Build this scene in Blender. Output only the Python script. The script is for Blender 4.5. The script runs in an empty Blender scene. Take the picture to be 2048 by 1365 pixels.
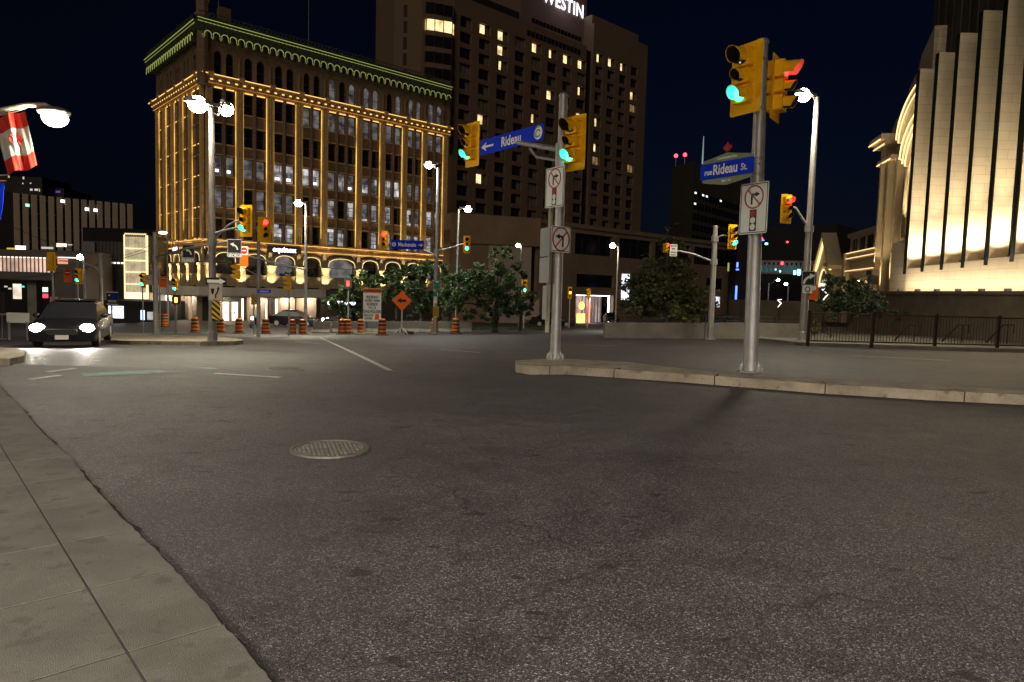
import bpy, math, random
from mathutils import Vector, Matrix
random.seed(7)
R=math.radians
scn=bpy.context.scene
COL=scn.collection
# ---------------------------------------------------------------- camera
PIT,ROL,FPX=R(4.15),R(1.6),1365.3
_f=Vector((0,math.cos(PIT),-math.sin(PIT)));_u=Vector((0,math.sin(PIT),math.cos(PIT)));_r=Vector((1,0,0))
CU=_u*math.cos(ROL)-_r*math.sin(ROL);CR=_r*math.cos(ROL)+_u*math.sin(ROL)
CAM=Vector((0,0,1.4))
cd=bpy.data.cameras.new('camera');cam=bpy.data.objects.new('camera',cd);COL.objects.link(cam)
cd.sensor_width=36;cd.lens=36*FPX/2048;cd.clip_start=.05;cd.clip_end=2000
cam.matrix_world=Matrix(((CR.x,CU.x,-_f.x,CAM.x),(CR.y,CU.y,-_f.y,CAM.y),(CR.z,CU.z,-_f.z,CAM.z),(0,0,0,1)))
scn.camera=cam
# ---------------------------------------------------------------- world, weak city glow, exposure
scn.view_settings.view_transform='Standard';scn.view_settings.look='None';scn.view_settings.exposure=0;scn.view_settings.gamma=1
w=bpy.data.worlds.new('World');scn.world=w;w.use_nodes=True
nt=w.node_tree;bg=nt.nodes['Background'];sky=nt.nodes.new('ShaderNodeTexSky');sky.sky_type='NISHITA';sky.sun_disc=False
sky.sun_elevation=R(-2.5);sky.sun_rotation=R(20);sky.ozone_density=4;nt.links.new(sky.outputs[0],bg.inputs[0]);bg.inputs[1].default_value=.03
sl_=bpy.data.lights.new('city_glow','SUN');sl_.energy=.42;sl_.angle=R(25);sl_.color=(1,.86,.66)
so=bpy.data.objects.new('city_glow',sl_);COL.objects.link(so);so.rotation_euler=(R(64),0,R(-14))
# ---------------------------------------------------------------- pixel <-> place helpers
def ray(px,py): return CR*((px-1024)/FPX)+CU*((682.5-py)/FPX)+_f
def at(px,py,Y):
    d=ray(px,py);return CAM+d*(Y/d.y)
def lerp(v,xs,ys):
    if v<=xs[0]:return ys[0]
    for i in range(1,len(xs)):
        if v<=xs[i]:
            k=(v-xs[i-1])/(xs[i]-xs[i-1]);return ys[i-1]*(1-k)+ys[i]*k
    return ys[-1]
def gz(x,y):
    if y<=11:return 0.
    u=x/y;s=lerp(u,[-.65,-.5,-.3,0,.12,.35,.6],[.075,.058,.055,.042,.034,.022,.02])
    k=lerp(u,[-.2,.1],[.35,.9])
    return -s*(min(y,48)-11+k*max(0,min(y,110)-48))
def G(px,py,dz=0):
    Y=1.2;lo=1.
    while Y<190:
        P=at(px,py,Y)
        if P.z<gz(P.x,P.y)+dz:break
        lo=Y;Y+=.3
    hi=Y
    for _ in range(30):
        m=(lo+hi)/2;P=at(px,py,m)
        if P.z<gz(P.x,P.y)+dz:hi=m
        else:lo=m
    return at(px,py,hi)
def proj(P):
    d=P-CAM;z=d.dot(_f);return 1024+FPX*d.dot(CR)/z,682.5-FPX*d.dot(CU)/z
def frame(o,az):
    s,c=math.sin(R(az)),math.cos(R(az))
    return Matrix(((s,-c,0,o[0]),(c,s,0,o[1]),(0,0,1,0),(0,0,0,1)))
def along(px,o,az,py=None):      # distance along a plan line from o at azimuth az that shows at column px
    s,c=math.sin(R(az)),math.cos(R(az))
    if py is not None:
        d=ray(px,py);k=(o[0]*c-o[1]*s)/(d.x*c-d.y*s);return (d.x*k-o[0])*s+(d.y*k-o[1])*c
    f=lambda t:proj(Vector((o[0]+s*t,o[1]+c*t,3)))[0]-px
    a,b=-15.,140.
    fa=f(a)
    for _ in range(50):
        m=(a+b)/2
        if (f(m)>0)==(fa>0):a=m
        else:b=m
    return a
# ---------------------------------------------------------------- materials
MATS={}
def mat(name,col,rough=.6,metal=0.,var=.2,scale=3.,bump=0.,bscale=30.,emit=0.,ecol=None,coord='Object'):
    if name in MATS:return MATS[name]
    m=bpy.data.materials.new(name);m.use_nodes=True;n=m.node_tree.nodes;l=m.node_tree.links
    b=n['Principled BSDF'];b.inputs['Roughness'].default_value=rough;b.inputs['Metallic'].default_value=metal
    b.inputs['Base Color'].default_value=(*col,1)
    tc=n.new('ShaderNodeTexCoord')
    if var>0:
        no=n.new('ShaderNodeTexNoise');no.inputs['Scale'].default_value=scale;no.inputs['Detail'].default_value=6;no.inputs['Roughness'].default_value=.65
        cr=n.new('ShaderNodeValToRGB');cr.color_ramp.elements[0].position=.3;cr.color_ramp.elements[1].position=.7
        cr.color_ramp.elements[0].color=(*[c*(1-var) for c in col],1);cr.color_ramp.elements[1].color=(*[min(1,c*(1+var)) for c in col],1)
        l.new(tc.outputs[coord],no.inputs['Vector']);l.new(no.outputs['Fac'],cr.inputs[0]);l.new(cr.outputs[0],b.inputs['Base Color'])
    if bump>0:
        n2=n.new('ShaderNodeTexNoise');n2.inputs['Scale'].default_value=bscale;n2.inputs['Detail'].default_value=4
        bp=n.new('ShaderNodeBump');bp.inputs['Strength'].default_value=bump;bp.inputs['Distance'].default_value=.02
        l.new(tc.outputs[coord],n2.inputs['Vector']);l.new(n2.outputs['Fac'],bp.inputs['Height']);l.new(bp.outputs[0],b.inputs['Normal'])
    if name.startswith(('sign_','signal_')):b.inputs['Specular IOR Level'].default_value=.2
    if emit>0:
        b.inputs['Emission Color'].default_value=(*(ecol or col),1);b.inputs['Emission Strength'].default_value=emit
    MATS[name]=m;return m
def glow(name,col,s,var=0.,scale=1.5):
    m=mat(name,tuple(c*.5 for c in col),.4,0,0,emit=s,ecol=col)
    if var>0 and 'vv' not in m:
        m['vv']=1;n=m.node_tree.nodes;l=m.node_tree.links;b=n['Principled BSDF']
        tc=n.new('ShaderNodeTexCoord');no=n.new('ShaderNodeTexNoise');no.inputs['Scale'].default_value=scale;no.inputs['Detail'].default_value=5
        mr=n.new('ShaderNodeMapRange');mr.inputs[1].default_value=.35;mr.inputs[2].default_value=.65;mr.inputs[3].default_value=s*(1-var);mr.inputs[4].default_value=s*(1+var)
        l.new(tc.outputs['Object'],no.inputs['Vector']);l.new(no.outputs['Fac'],mr.inputs[0]);l.new(mr.outputs[0],b.inputs['Emission Strength'])
    return m
def brickmat(name,c1,c2,mortar,bw,bh,rough=.8,coord='Object',rot=None,msz=.012,sq=1.0):
    if name in MATS:return MATS[name]
    m=mat(name,c1,rough,0,.12,1.2,.25,25);n=m.node_tree.nodes;l=m.node_tree.links;b=n['Principled BSDF']
    tc=n.new('ShaderNodeTexCoord');sx=n.new('ShaderNodeSeparateXYZ');cb=n.new('ShaderNodeCombineXYZ')
    l.new(tc.outputs[coord],sx.inputs[0])
    ad=n.new('ShaderNodeMath');ad.operation='ADD';l.new(sx.outputs[0],ad.inputs[0]);l.new(sx.outputs[1],ad.inputs[1])
    l.new(ad.outputs[0],cb.inputs[0]);l.new(sx.outputs[2],cb.inputs[1])
    br=n.new('ShaderNodeTexBrick');br.inputs['Color1'].default_value=(*c1,1);br.inputs['Color2'].default_value=(*c2,1);br.inputs['Mortar'].default_value=(*mortar,1)
    br.inputs['Scale'].default_value=1;br.inputs['Brick Width'].default_value=bw;br.inputs['Row Height'].default_value=bh;br.inputs['Mortar Size'].default_value=msz
    l.new(cb.outputs[0],br.inputs['Vector'])
    mx=n.new('ShaderNodeMixRGB');mx.blend_type='MULTIPLY';mx.inputs[0].default_value=.5
    old=b.inputs['Base Color'].links[0].from_socket
    sc=n.new('ShaderNodeMixRGB');sc.blend_type='DIVIDE';sc.inputs[0].default_value=1;l.new(old,sc.inputs[1]);sc.inputs[2].default_value=(*c1,1)
    l.new(br.outputs['Color'],mx.inputs[1]);l.new(sc.outputs[0],mx.inputs[2]);l.new(mx.outputs[0],b.inputs['Base Color'])
    return m
# ---------------------------------------------------------------- mesh builder
class MB:
    def __init__(s,M=None): s.v=[];s.f=[];s.mi=[];s.M=M or Matrix();s.m=0
    def add(s,vs,fs):
        o=len(s.v);M=s.M;s.v+=[tuple(M@Vector(v)) for v in vs];s.f+=[tuple(i+o for i in f) for f in fs];s.mi+=[s.m]*len(fs);return s
    def box(s,x0,x1,y0,y1,z0,z1):
        return s.add([(x0,y0,z0),(x1,y0,z0),(x1,y1,z0),(x0,y1,z0),(x0,y0,z1),(x1,y0,z1),(x1,y1,z1),(x0,y1,z1)],
            [(0,3,2,1),(4,5,6,7),(0,1,5,4),(1,2,6,5),(2,3,7,6),(3,0,4,7)])
    def tube(s,p0,p1,r0,r1=None,n=12,caps=True):
        p0=Vector(p0);p1=Vector(p1);r1=r0 if r1 is None else r1;d=(p1-p0).normalized()
        a=d.orthogonal().normalized();b=d.cross(a)
        vs=[]
        for p,r in((p0,r0),(p1,r1)):
            for i in range(n):
                t=2*math.pi*i/n;vs.append(p+(a*math.cos(t)+b*math.sin(t))*r)
        fs=[(i,(i+1)%n,n+(i+1)%n,n+i) for i in range(n)]
        if caps:fs+=[tuple(range(n-1,-1,-1)),tuple(range(n,2*n))]
        return s.add(vs,fs)
    def path(s,pts,r,n=8):
        rs=r if isinstance(r,(list,tuple)) else [r]*len(pts)
        pts=[Vector(p) for p in pts];vs=[];pa=None
        for k,p in enumerate(pts):
            d=(pts[min(k+1,len(pts)-1)]-pts[max(k-1,0)]).normalized()
            a=d.orthogonal().normalized() if pa is None else (pa-d*pa.dot(d)).normalized()
            pa=a;b=d.cross(a)
            for i in range(n):
                t=2*math.pi*i/n;vs.append(p+(a*math.cos(t)+b*math.sin(t))*rs[k])
        fs=[]
        for k in range(len(pts)-1):
            for i in range(n):
                fs.append((k*n+i,k*n+(i+1)%n,(k+1)*n+(i+1)%n,(k+1)*n+i))
        fs+=[tuple(range(n-1,-1,-1)),tuple(range((len(pts)-1)*n,len(pts)*n))]
        return s.add(vs,fs)
    def lathe(s,prof,c=(0,0,0),n=20,ax='z'):
        vs=[];fs=[]
        for r,z in prof:
            for i in range(n):
                t=2*math.pi*i/n
                x,y,q=r*math.cos(t),r*math.sin(t),z
                if ax=='y':x,y,q=r*math.cos(t),z,r*math.sin(t)
                vs.append((c[0]+x,c[1]+y,c[2]+q))
        for k in range(len(prof)-1):
            for i in range(n):fs.append((k*n+i,k*n+(i+1)%n,(k+1)*n+(i+1)%n,(k+1)*n+i))
        fs+=[tuple(range(n-1,-1,-1)),tuple(range((len(prof)-1)*n,len(prof)*n))]
        return s.add(vs,fs)
    def prism(s,pts,y0,y1):       # pts (x,z) extruded in y
        n=len(pts);vs=[(x,y0,z) for x,z in pts]+[(x,y1,z) for x,z in pts]
        return s.add(vs,[tuple(range(n)),tuple(range(2*n-1,n-1,-1))]+[(i,n+i,n+(i+1)%n,(i+1)%n) for i in range(n)])
    def slab(s,pts,z0,z1):        # plan polygon, vertical extrusion
        n=len(pts);vs=[(x,y,z0) for x,y in pts]+[(x,y,z1) for x,y in pts]
        return s.add(vs,[tuple(range(n-1,-1,-1)),tuple(range(n,2*n))]+[(i,(i+1)%n,n+(i+1)%n,n+i) for i in range(n)])
    def ground(s,pts,h,t=.3):     # plan polygon following the ground, h above it
        n=len(pts);vs=[(x,y,gz(x,y)+h) for x,y in pts]
        if t<=0:return s.add(vs,[tuple(range(n))])
        vs+=[(x,y,gz(x,y)+h-t) for x,y in pts]
        return s.add(vs,[tuple(range(n))]+[(i,n+i,n+(i+1)%n,(i+1)%n) for i in range(n)])
    def ball(s,c,r,n=12,m=8,sx=1,sy=1,sz=1):
        vs=[];fs=[]
        for j in range(m+1):
            ph=math.pi*j/m-math.pi/2
            for i in range(n):
                t=2*math.pi*i/n;vs.append((c[0]+r*sx*math.cos(ph)*math.cos(t),c[1]+r*sy*math.cos(ph)*math.sin(t),c[2]+r*sz*math.sin(ph)))
        for j in range(m):
            for i in range(n):fs.append((j*n+i,j*n+(i+1)%n,(j+1)*n+(i+1)%n,(j+1)*n+i))
        return s.add(vs,fs)
    def ring(s,cx,cz,r0,r1,y0,y1,n=32,a0=0,a1=360,sx=1,sz=1):
        full=abs(a1-a0)>=360;k=n if full else n+1;vs=[]
        for i in range(k):
            t=R(a0+(a1-a0)*i/n)
            for r,y in((r0,y0),(r1,y0),(r1,y1),(r0,y1)):vs.append((cx+r*sx*math.cos(t),y,cz+r*sz*math.sin(t)))
        fs=[]
        for i in range(n):
            a=4*i;b=4*((i+1)%k)
            for q in range(4):fs.append((a+q,b+q,b+(q+1)%4,a+(q+1)%4))
        if not full:fs+=[(0,1,2,3),(4*n+3,4*n+2,4*n+1,4*n)]
        return s.add(vs,fs)
    def disc(s,cx,cz,r,y0,y1,n=28,sx=1,sz=1):
        return s.prism([(cx+r*sx*math.cos(2*math.pi*i/n),cz+r*sz*math.sin(2*math.pi*i/n)) for i in range(n)],y0,y1)
    def rrect(s,w,h,rad,y0,y1,cx=0,cz=0,k=4):
        p=[]
        for qx,qz,a in((1,-1,-90),(1,1,0),(-1,1,90),(-1,-1,180)):
            for i in range(k+1):
                t=R(a+90*i/k);p.append((cx+qx*(w/2-rad)+rad*math.cos(t),cz+qz*(h/2-rad)+rad*math.sin(t)))
        return s.prism(p,y0,y1)
    def text(s,t,x,z,size,y=-.01,sx=1.,bold=0.,align='CENTER',spacing=1.):
        c=bpy.data.curves.new('t','FONT');c.body=t;c.size=size;c.align_x=align;c.align_y='CENTER';c.offset=bold;c.extrude=.002;c.space_character=spacing;c.resolution_u=3
        o=bpy.data.objects.new('t',c);me=o.to_mesh()
        vs=[(x+v.co.x*sx,y-v.co.z,z+v.co.y) for v in me.vertices];fs=[tuple(p.vertices) for p in me.polygons]
        s.add(vs,fs);o.to_mesh_clear();bpy.data.objects.remove(o);bpy.data.curves.remove(c);return s
    def build(s,name,mats,parent=None,smooth=False):
        o3=ORG.get(parent.name,Vector()) if parent else Vector()
        me=bpy.data.meshes.new(name);me.from_pydata([tuple(Vector(v)-o3) for v in s.v],[],s.f)
        for m in (mats if isinstance(mats,(list,tuple)) else [mats]):me.materials.append(m)
        for p,i in zip(me.polygons,s.mi):p.material_index=i;p.use_smooth=smooth
        if smooth and hasattr(me,'set_sharp_from_angle'):me.set_sharp_from_angle(angle=R(40))
        me.update()
        o=bpy.data.objects.new(name,me);COL.objects.link(o)
        if parent:o.parent=parent;ORG[o.name]=o3
        else:ORG[o.name]=Vector()
        return o
def comps(mb):
    par=list(range(len(mb.v)))
    def fd(i):
        while par[i]!=i:par[i]=par[par[i]];i=par[i]
        return i
    for f in mb.f:
        for q in f[1:]:
            a,b=fd(f[0]),fd(q)
            if a!=b:par[b]=a
    g={}
    for k,f in enumerate(mb.f):g.setdefault(fd(f[0]),[]).append(k)
    return list(g.values())
def build_each(mb,name,mats,parent,smooth=False):
    out=[]
    for c in comps(mb):
        ids=sorted({i for k in c for i in mb.f[k]});mp={i:j for j,i in enumerate(ids)}
        n=MB();n.v=[mb.v[i] for i in ids];n.f=[tuple(mp[i] for i in mb.f[k]) for k in c];n.mi=[mb.mi[k] for k in c]
        out.append(n.build(name,mats,parent,smooth))
    return out
ORG={}
def tag(o,label,cat,group=None,kind=None):
    if label:o['label']=label
    if cat:o['category']=cat
    if group:o['group']=group
    if kind:o['kind']=kind
    return o
def thing(name,label,cat,loc=(0,0,0),rz=0,group=None,local=False):
    o=bpy.data.objects.new(name,None);COL.objects.link(o);o.location=loc;o.rotation_euler=(0,0,rz);o.empty_display_size=.2
    ORG[o.name]=Vector() if local else Vector(loc)
    return tag(o,label,cat,group)
def struct(o): o['kind']='structure';return o
KIDS={}
def copy_tree(o,label,loc=None,rz=None,parent=None):
    c=o.copy();COL.objects.link(c);c.parent=parent
    if parent is None:
        c.matrix_parent_inverse=Matrix();c['label']=label
        if loc is not None:c.location=loc
        if rz is not None:c.rotation_euler=(0,0,rz)
    for ch in list(o.children):copy_tree(ch,None,parent=c)
    return c
def lamp(kind,loc,power,col,target=None,size=.1,angle=60,blend=.6,parent=None,name='lamp'):
    l=bpy.data.lights.new(name,kind);l.energy=power;l.color=col;l.shadow_soft_size=size
    if kind=='SPOT':l.spot_size=R(angle);l.spot_blend=blend
    o=bpy.data.objects.new(name,l);COL.objects.link(o);o.location=loc
    if target is not None:o.rotation_euler=(Vector(target)-Vector(loc)).to_track_quat('-Z','Y').to_euler()
    if parent:
        o.parent=parent;o.location=Vector(loc)-ORG.get(parent.name,Vector())
    return o
# shared materials
STEEL=mat('galvanised_steel',(.42,.40,.38),.42,.55,.18,3,.12,60)
STEELD=mat('worn_grey_pole',(.30,.28,.27),.5,.4,.25,2.5,.12,60)
YEL=mat('signal_yellow',(1,.50,.006),.6,0,.1,5,.06,40)
BLK=mat('matt_black',(.02,.02,.02),.5,0,.2)
SBLK=mat('sign_black',(.025,.025,.028),.45,0,.1)
SWHT=mat('sign_white',(.86,.86,.80),.45,0,.06,3)
SRED=mat('sign_red',(.45,.02,.02),.45,0,.08)
SBLU=mat('sign_blue',(.005,.035,.62),.75,0,.08)
SGRN=mat('sign_green',(.01,.22,.12),.45,0,.1)
SORG=mat('sign_orange',(.85,.14,.01),.45,0,.08)
SYEL=mat('sign_yellow',(.75,.45,.01),.45,0,.08)
OLIVE=mat('sign_olive_green',(.22,.26,.15),.5,0,.1)
ALU=mat('sign_back_aluminium',(.38,.39,.37),.5,.3,.15)
CONC=mat('concrete',(.30,.27,.22),.85,0,.25,1.5,.5,40)
CONCD=mat('dirty_concrete',(.20,.18,.15),.9,0,.3,1.2,.5,30)
GLASSD=mat('dark_glass',(.012,.013,.016),.12,0,.3,.4)
LENS_OFF=mat('unlit_lens',(.03,.02,.015),.2,0,.1)
LINL=mat('lit_visor_lining',(.45,.45,.45),.5,0,.1)
L_RED=glow('red_lens_lit',(1,.022,.018),9)
L_GRN=glow('green_lens_lit',(.02,.85,.66),16)
L_AMB=glow('amber_lens_lit',(1,.5,.05),24)
LAMPW=glow('street_lamp_lens',(1,.93,.72),60)
# ================================================================= GROUND
def asphalt():
    m=bpy.data.materials.new('asphalt');m.use_nodes=True;n=m.node_tree.nodes;l=m.node_tree.links;b=n['Principled BSDF']
    tc=n.new('ShaderNodeTexCoord');P=tc.outputs['Object']
    def tex(t,sc,**k):
        x=n.new(t);x.inputs['Scale'].default_value=sc
        for a,v in k.items():
            if a in('feature',):x.feature=v
            else:x.inputs[a].default_value=v
        l.new(P,x.inputs['Vector']);return x
    def ramp(src,stops):
        r=n.new('ShaderNodeValToRGB')
        while len(r.color_ramp.elements)<len(stops):r.color_ramp.elements.new(.5)
        for e,(p,c) in zip(r.color_ramp.elements,stops):e.position=p;e.color=(*c,1) if len(c)==3 else (*c,)
        l.new(src,r.inputs[0]);return r.outputs[0]
    def mix(t,f,a,b_):
        x=n.new('ShaderNodeMixRGB');x.blend_type=t
        if isinstance(f,float):x.inputs[0].default_value=f
        else:l.new(f,x.inputs[0])
        for i,v in((1,a),(2,b_)):
            if isinstance(v,tuple):x.inputs[i].default_value=(*v,1)
            else:l.new(v,x.inputs[i])
        return x.outputs[0]
    vo=tex('ShaderNodeTexVoronoi',140.)
    vc=n.new('ShaderNodeSeparateColor');l.new(vo.outputs['Color'],vc.inputs[0])
    stones=ramp(vc.outputs[0],[(0,(.018,.0165,.017)),(.5,(.040,.036,.037)),(.84,(.072,.065,.067)),(.96,(.19,.175,.17))])
    fine=tex('ShaderNodeTexNoise',160.,Detail=3.)
    c=mix('MULTIPLY',.65,stones,ramp(fine.outputs['Fac'],[(.3,(.35,.35,.35)),(.65,(1.5,1.5,1.5))]))
    big=tex('ShaderNodeTexNoise',.55,Detail=6.,Roughness=.6)
    c=mix('MULTIPLY',1.,c,ramp(big.outputs['Fac'],[(.3,(.72,.70,.70)),(.7,(1.22,1.17,1.12))]))
    mid=tex('ShaderNodeTexNoise',3.3,Detail=5.)
    c=mix('MULTIPLY',.8,c,ramp(mid.outputs['Fac'],[(.33,(.62,.61,.62)),(.6,(1.03,1.02,1.03))]))
    # small dark pits
    mp=n.new('ShaderNodeMapping');mp.inputs['Scale'].default_value=(3.2,7.5,4);l.new(P,mp.inputs[0])
    pit=n.new('ShaderNodeTexNoise');pit.inputs['Scale'].default_value=1.;pit.inputs['Detail'].default_value=3;l.new(mp.outputs[0],pit.inputs['Vector'])
    pm=ramp(pit.outputs['Fac'],[(.655,(0,0,0)),(.68,(.9,.9,.9))])
    c=mix('MIX',pm,c,(.012,.011,.010))
    # polished wheel tracks and old patches
    mt_=n.new('ShaderNodeMapping');mt_.inputs['Rotation'].default_value=(0,0,.12);mt_.inputs['Scale'].default_value=(.03,.55,1);l.new(P,mt_.inputs[0])
    wt=n.new('ShaderNodeTexNoise');wt.inputs['Scale'].default_value=1.;wt.inputs['Detail'].default_value=2;l.new(mt_.outputs[0],wt.inputs['Vector'])
    c=mix('MULTIPLY',1.,c,ramp(wt.outputs['Fac'],[(.35,(.80,.79,.80)),(.65,(1.18,1.16,1.15))]))
    oil=tex('ShaderNodeTexNoise',1.7,Detail=3.);om=ramp(oil.outputs['Fac'],[(.66,(0,0,0)),(.74,(.55,.55,.55))]);c=mix('MIX',om,c,(.022,.020,.020))
    # cracks
    wn=tex('ShaderNodeTexNoise',1.1,Detail=4.)
    ad=n.new('ShaderNodeMixRGB');ad.blend_type='LINEAR_LIGHT';ad.inputs[0].default_value=.5;l.new(P,ad.inputs[1]);l.new(wn.outputs['Color'],ad.inputs[2])
    cv=n.new('ShaderNodeTexVoronoi');cv.feature='DISTANCE_TO_EDGE';cv.inputs['Scale'].default_value=.23;l.new(ad.outputs[0],cv.inputs['Vector'])
    ck=ramp(cv.outputs['Distance'],[(0,(1,1,1)),(.0038,(0,0,0))])
    cm=tex('ShaderNodeTexNoise',.8,Detail=2.);ckm=mix('MULTIPLY',1.,ck,ramp(cm.outputs['Fac'],[(.44,(0,0,0)),(.54,(.8,.8,.8))]))
    c=mix('MIX',ckm,c,(.010,.009,.009))
    l.new(c,b.inputs['Base Color'])
    b.inputs['Roughness'].default_value=.62
    rr=n.new('ShaderNodeMapRange');rr.inputs[3].default_value=.42;rr.inputs[4].default_value=.78;l.new(mid.outputs['Fac'],rr.inputs[0]);l.new(rr.outputs[0],b.inputs['Roughness'])
    bp=n.new('ShaderNodeBump');bp.inputs['Strength'].default_value=.75;bp.inputs['Distance'].default_value=.006
    l.new(vo.outputs['Distance'],bp.inputs['Height']);l.new(bp.outputs[0],b.inputs['Normal'])
    return m
ASPH=asphalt()
xs=sorted(set([-900,-500,-300,-200,-150,-120,-100,-80]+[i*1.5 for i in range(-44,45)]+[80,100,120,150,200,300,500,900]))
ys=sorted(set([-300,-100,-40,-15,-5,0,5,9,11]+[11+i*1.3 for i in range(1,40)]+[62+i*4 for i in range(1,14)]+[130,160,220,300,500,900,1500]))
g=MB();n=len(xs)
g.add([(x,y,gz(x,y)) for y in ys for x in xs],[(j*n+i,j*n+i+1,(j+1)*n+i+1,(j+1)*n+i) for j in range(len(ys)-1) for i in range(n-1)])
struct(g.build('ground',ASPH))
# --- sidewalk slabs in the left foreground
SIDE=mat('sidewalk_concrete',(.100,.096,.078),.85,0,.30,2.2,.45,260)
def speck(m,sc,th,col,f=.6):
    n=m.node_tree.nodes;l=m.node_tree.links;b=n['Principled BSDF'];old=b.inputs['Base Color'].links[0].from_socket
    tc=n.new('ShaderNodeTexCoord');v=n.new('ShaderNodeTexNoise');v.inputs['Scale'].default_value=sc;v.inputs['Detail'].default_value=2;l.new(tc.outputs['Object'],v.inputs['Vector'])
    r=n.new('ShaderNodeValToRGB');r.color_ramp.elements[0].position=th;r.color_ramp.elements[1].position=th+.05;l.new(v.outputs['Fac'],r.inputs[0])
    r.color_ramp.elements[1].color=(f,f,f,1)
    x=n.new('ShaderNodeMixRGB');l.new(r.outputs[0],x.inputs[0]);l.new(old,x.inputs[1]);x.inputs[2].default_value=(*col,1);l.new(x.outputs[0],b.inputs['Base Color'])
speck(SIDE,55,.63,(.06,.055,.045));speck(SIDE,9,.62,(.055,.052,.040),.6);speck(SIDE,1.3,.56,(.07,.067,.05),.55);speck(SIDE,110,.66,(.24,.23,.18),.5)
D=Vector((-.67,.742));N=Vector((.742,.67))
def sp(a,b_): p=D*a+N*b_;return (p.x,p.y)
D0=D.dot(Vector((-1.6,3.18)))
sw=MB();gap=.0055
for k in range(-8,14):
    a0=D0+k*.69;a1=a0+.69
    # kerb strip with a chipped outer edge
    pts=[sp(a0+gap,.60+gap)]+[sp(a1-gap,.60+gap)]
    ed=[]
    m_=14
    for i in range(m_+1):
        a=a1-gap-(a1-a0-2*gap)*i/m_
        ed.append(sp(a,.945+random.uniform(-.006,.006)+.01*math.sin(a*2.3)))
    sw.slab(list(reversed(pts+ed)),-.1,.028)
    for b0,b1 in((-.85,.60),(-2.3,-.85),(-3.8,-2.3),(-5.3,-3.8)):
        sw.slab(list(reversed([sp(a0+gap,b0+gap),sp(a1-gap,b0+gap),sp(a1-gap,b1-gap),sp(a0+gap,b1-gap)])),-.1,.028+random.uniform(-.001,.001))
struct(sw.build('sidewalk',SIDE))
j=MB();a0=D0-8*.69;a1=D0+14*.69
j.slab(list(reversed([sp(a0,-5.3),sp(a1,-5.3),sp(a1,.925),sp(a0,.925)])),-.1,.0255)
struct(j.build('sidewalk_joints',mat('joint_dirt',(.03,.027,.022),.95)))
# crumbled edge of the asphalt beside the kerb strip
gr=MB();ed1=[];ed2=[]
for i in range(170):
    a=D0-5+i*.09
    ed1.append(sp(a,.90));ed2.append(sp(a,.962+abs(random.gauss(0,.010))+(.03 if random.random()<.06 else 0)))
for i in range(169):
    gr.add([(*ed1[i],.0035),(*ed2[i],.0035),(*ed2[i+1],.0035),(*ed1[i+1],.0035)],[(0,1,2,3)])
struct(gr.build('gutter',mat('gutter_dirt',(.022,.020,.017),.95,0,.4,20,.8,60)))
# --- concrete median with the two big poles
ISL=mat('island_concrete',(.27,.225,.165),.85,0,.42,1.7,1.0,50);speck(ISL,40,.64,(.10,.085,.06));speck(ISL,4.5,.60,(.11,.09,.065),.7)
tp=[G(1030,722,.15),G(1065,719,.15),G(1110,717,.15),G(1250,724,.15),G(1400,741,.15),G(1560,753,.15),G(1800,768,.15),G(2048,779,.15),Vector((14,11.6,0)),Vector((24,9.5,0))]
bt=[Vector((24,7.1,0)),Vector((13,8.5,0)),G(2048,790,.15),G(1860,781,.15),G(1640,768,.15),G(1400,750,.15),G(1250,740,.15),G(1130,733,.15),G(1060,733,.15),G(1032,729,.15)]
pl=[(p.x,p.y) for p in tp+bt]
isl=MB();isl.ground(list(reversed(pl)),.15,.3)
struct(isl.build('median',ISL))
kj=MB()
fe=[Vector(p[:2]) for p in bt[2:]]
for (px,py) in ((1246,735),(1650,768),(1925,783),(1430,752),(1085,730)):
    p=G(px,py,.15);d=(fe[0]-fe[-1]).normalized();n_=Vector((d.y,-d.x))
    k=min(range(len(fe)-1),key=lambda i:((fe[i]+fe[i+1])/2-Vector(p[:2])).length);d=(fe[k]-fe[k+1]).normalized();n_=Vector((d.y,-d.x))
    if n_.y>0:n_=-n_
    q=fe[k+1]+d*(Vector(p[:2])-fe[k+1]).dot(d)
    for a,b_,z0,z1 in((q-n_*.0-d*.007,q+n_*.003+d*.007,-.02,.151),):
        P4=[q+n_*.004-d*.008,q+n_*.004+d*.008,q-n_*.35+d*.008,q-n_*.35-d*.008]
        kj.ground([(v.x,v.y) for v in P4][::-1],.1525,.16)
struct(kj.build('kerb_joint',mat('joint_dirt',(.03,.027,.022),.95)))
gt=MB()
for a,b_ in zip(fe[:-1],fe[1:]):
    d=(b_-a);n_=Vector((-d.y,d.x)).normalized()
    if n_.y>0:n_=-n_
    K=max(1,int(d.length/.15));prev=None
    for i in range(K+1):
        p=a+d*i/K;q=p+n_*(.05+abs(random.gauss(0,.03)))
        cur=((p.x,p.y,gz(p.x,p.y)+.004),(q.x,q.y,gz(q.x,q.y)+.004))
        if prev:gt.add([prev[0],prev[1],cur[1],cur[0]],[(0,1,2,3)])
        prev=cur
struct(gt.build('gutter',mat('gutter_dirt',(.022,.020,.017),.95,0,.4,20,.8,60)))
def ribbon(name,pts,wid,h,m):
    mb=MB();P=[]
    for a,b_ in zip(pts[:-1],pts[1:]):
        a=Vector(a[:2]);b_=Vector(b_[:2]);k=max(1,int((b_-a).length/1.0))
        for i in range(k):P.append(a+(b_-a)*i/k)
    P.append(Vector(pts[-1][:2]))
    for i in range(len(P)-1):
        d=(P[i+1]-P[i]).normalized();n_=Vector((-d.y,d.x))*wid/2
        q=[P[i]-n_,P[i+1]-n_,P[i+1]+n_,P[i]+n_]
        mb.add([(v.x,v.y,gz(v.x,v.y)+h) for v in q],[(0,1,2,3)])
    return struct(mb.build(name,m))
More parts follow.
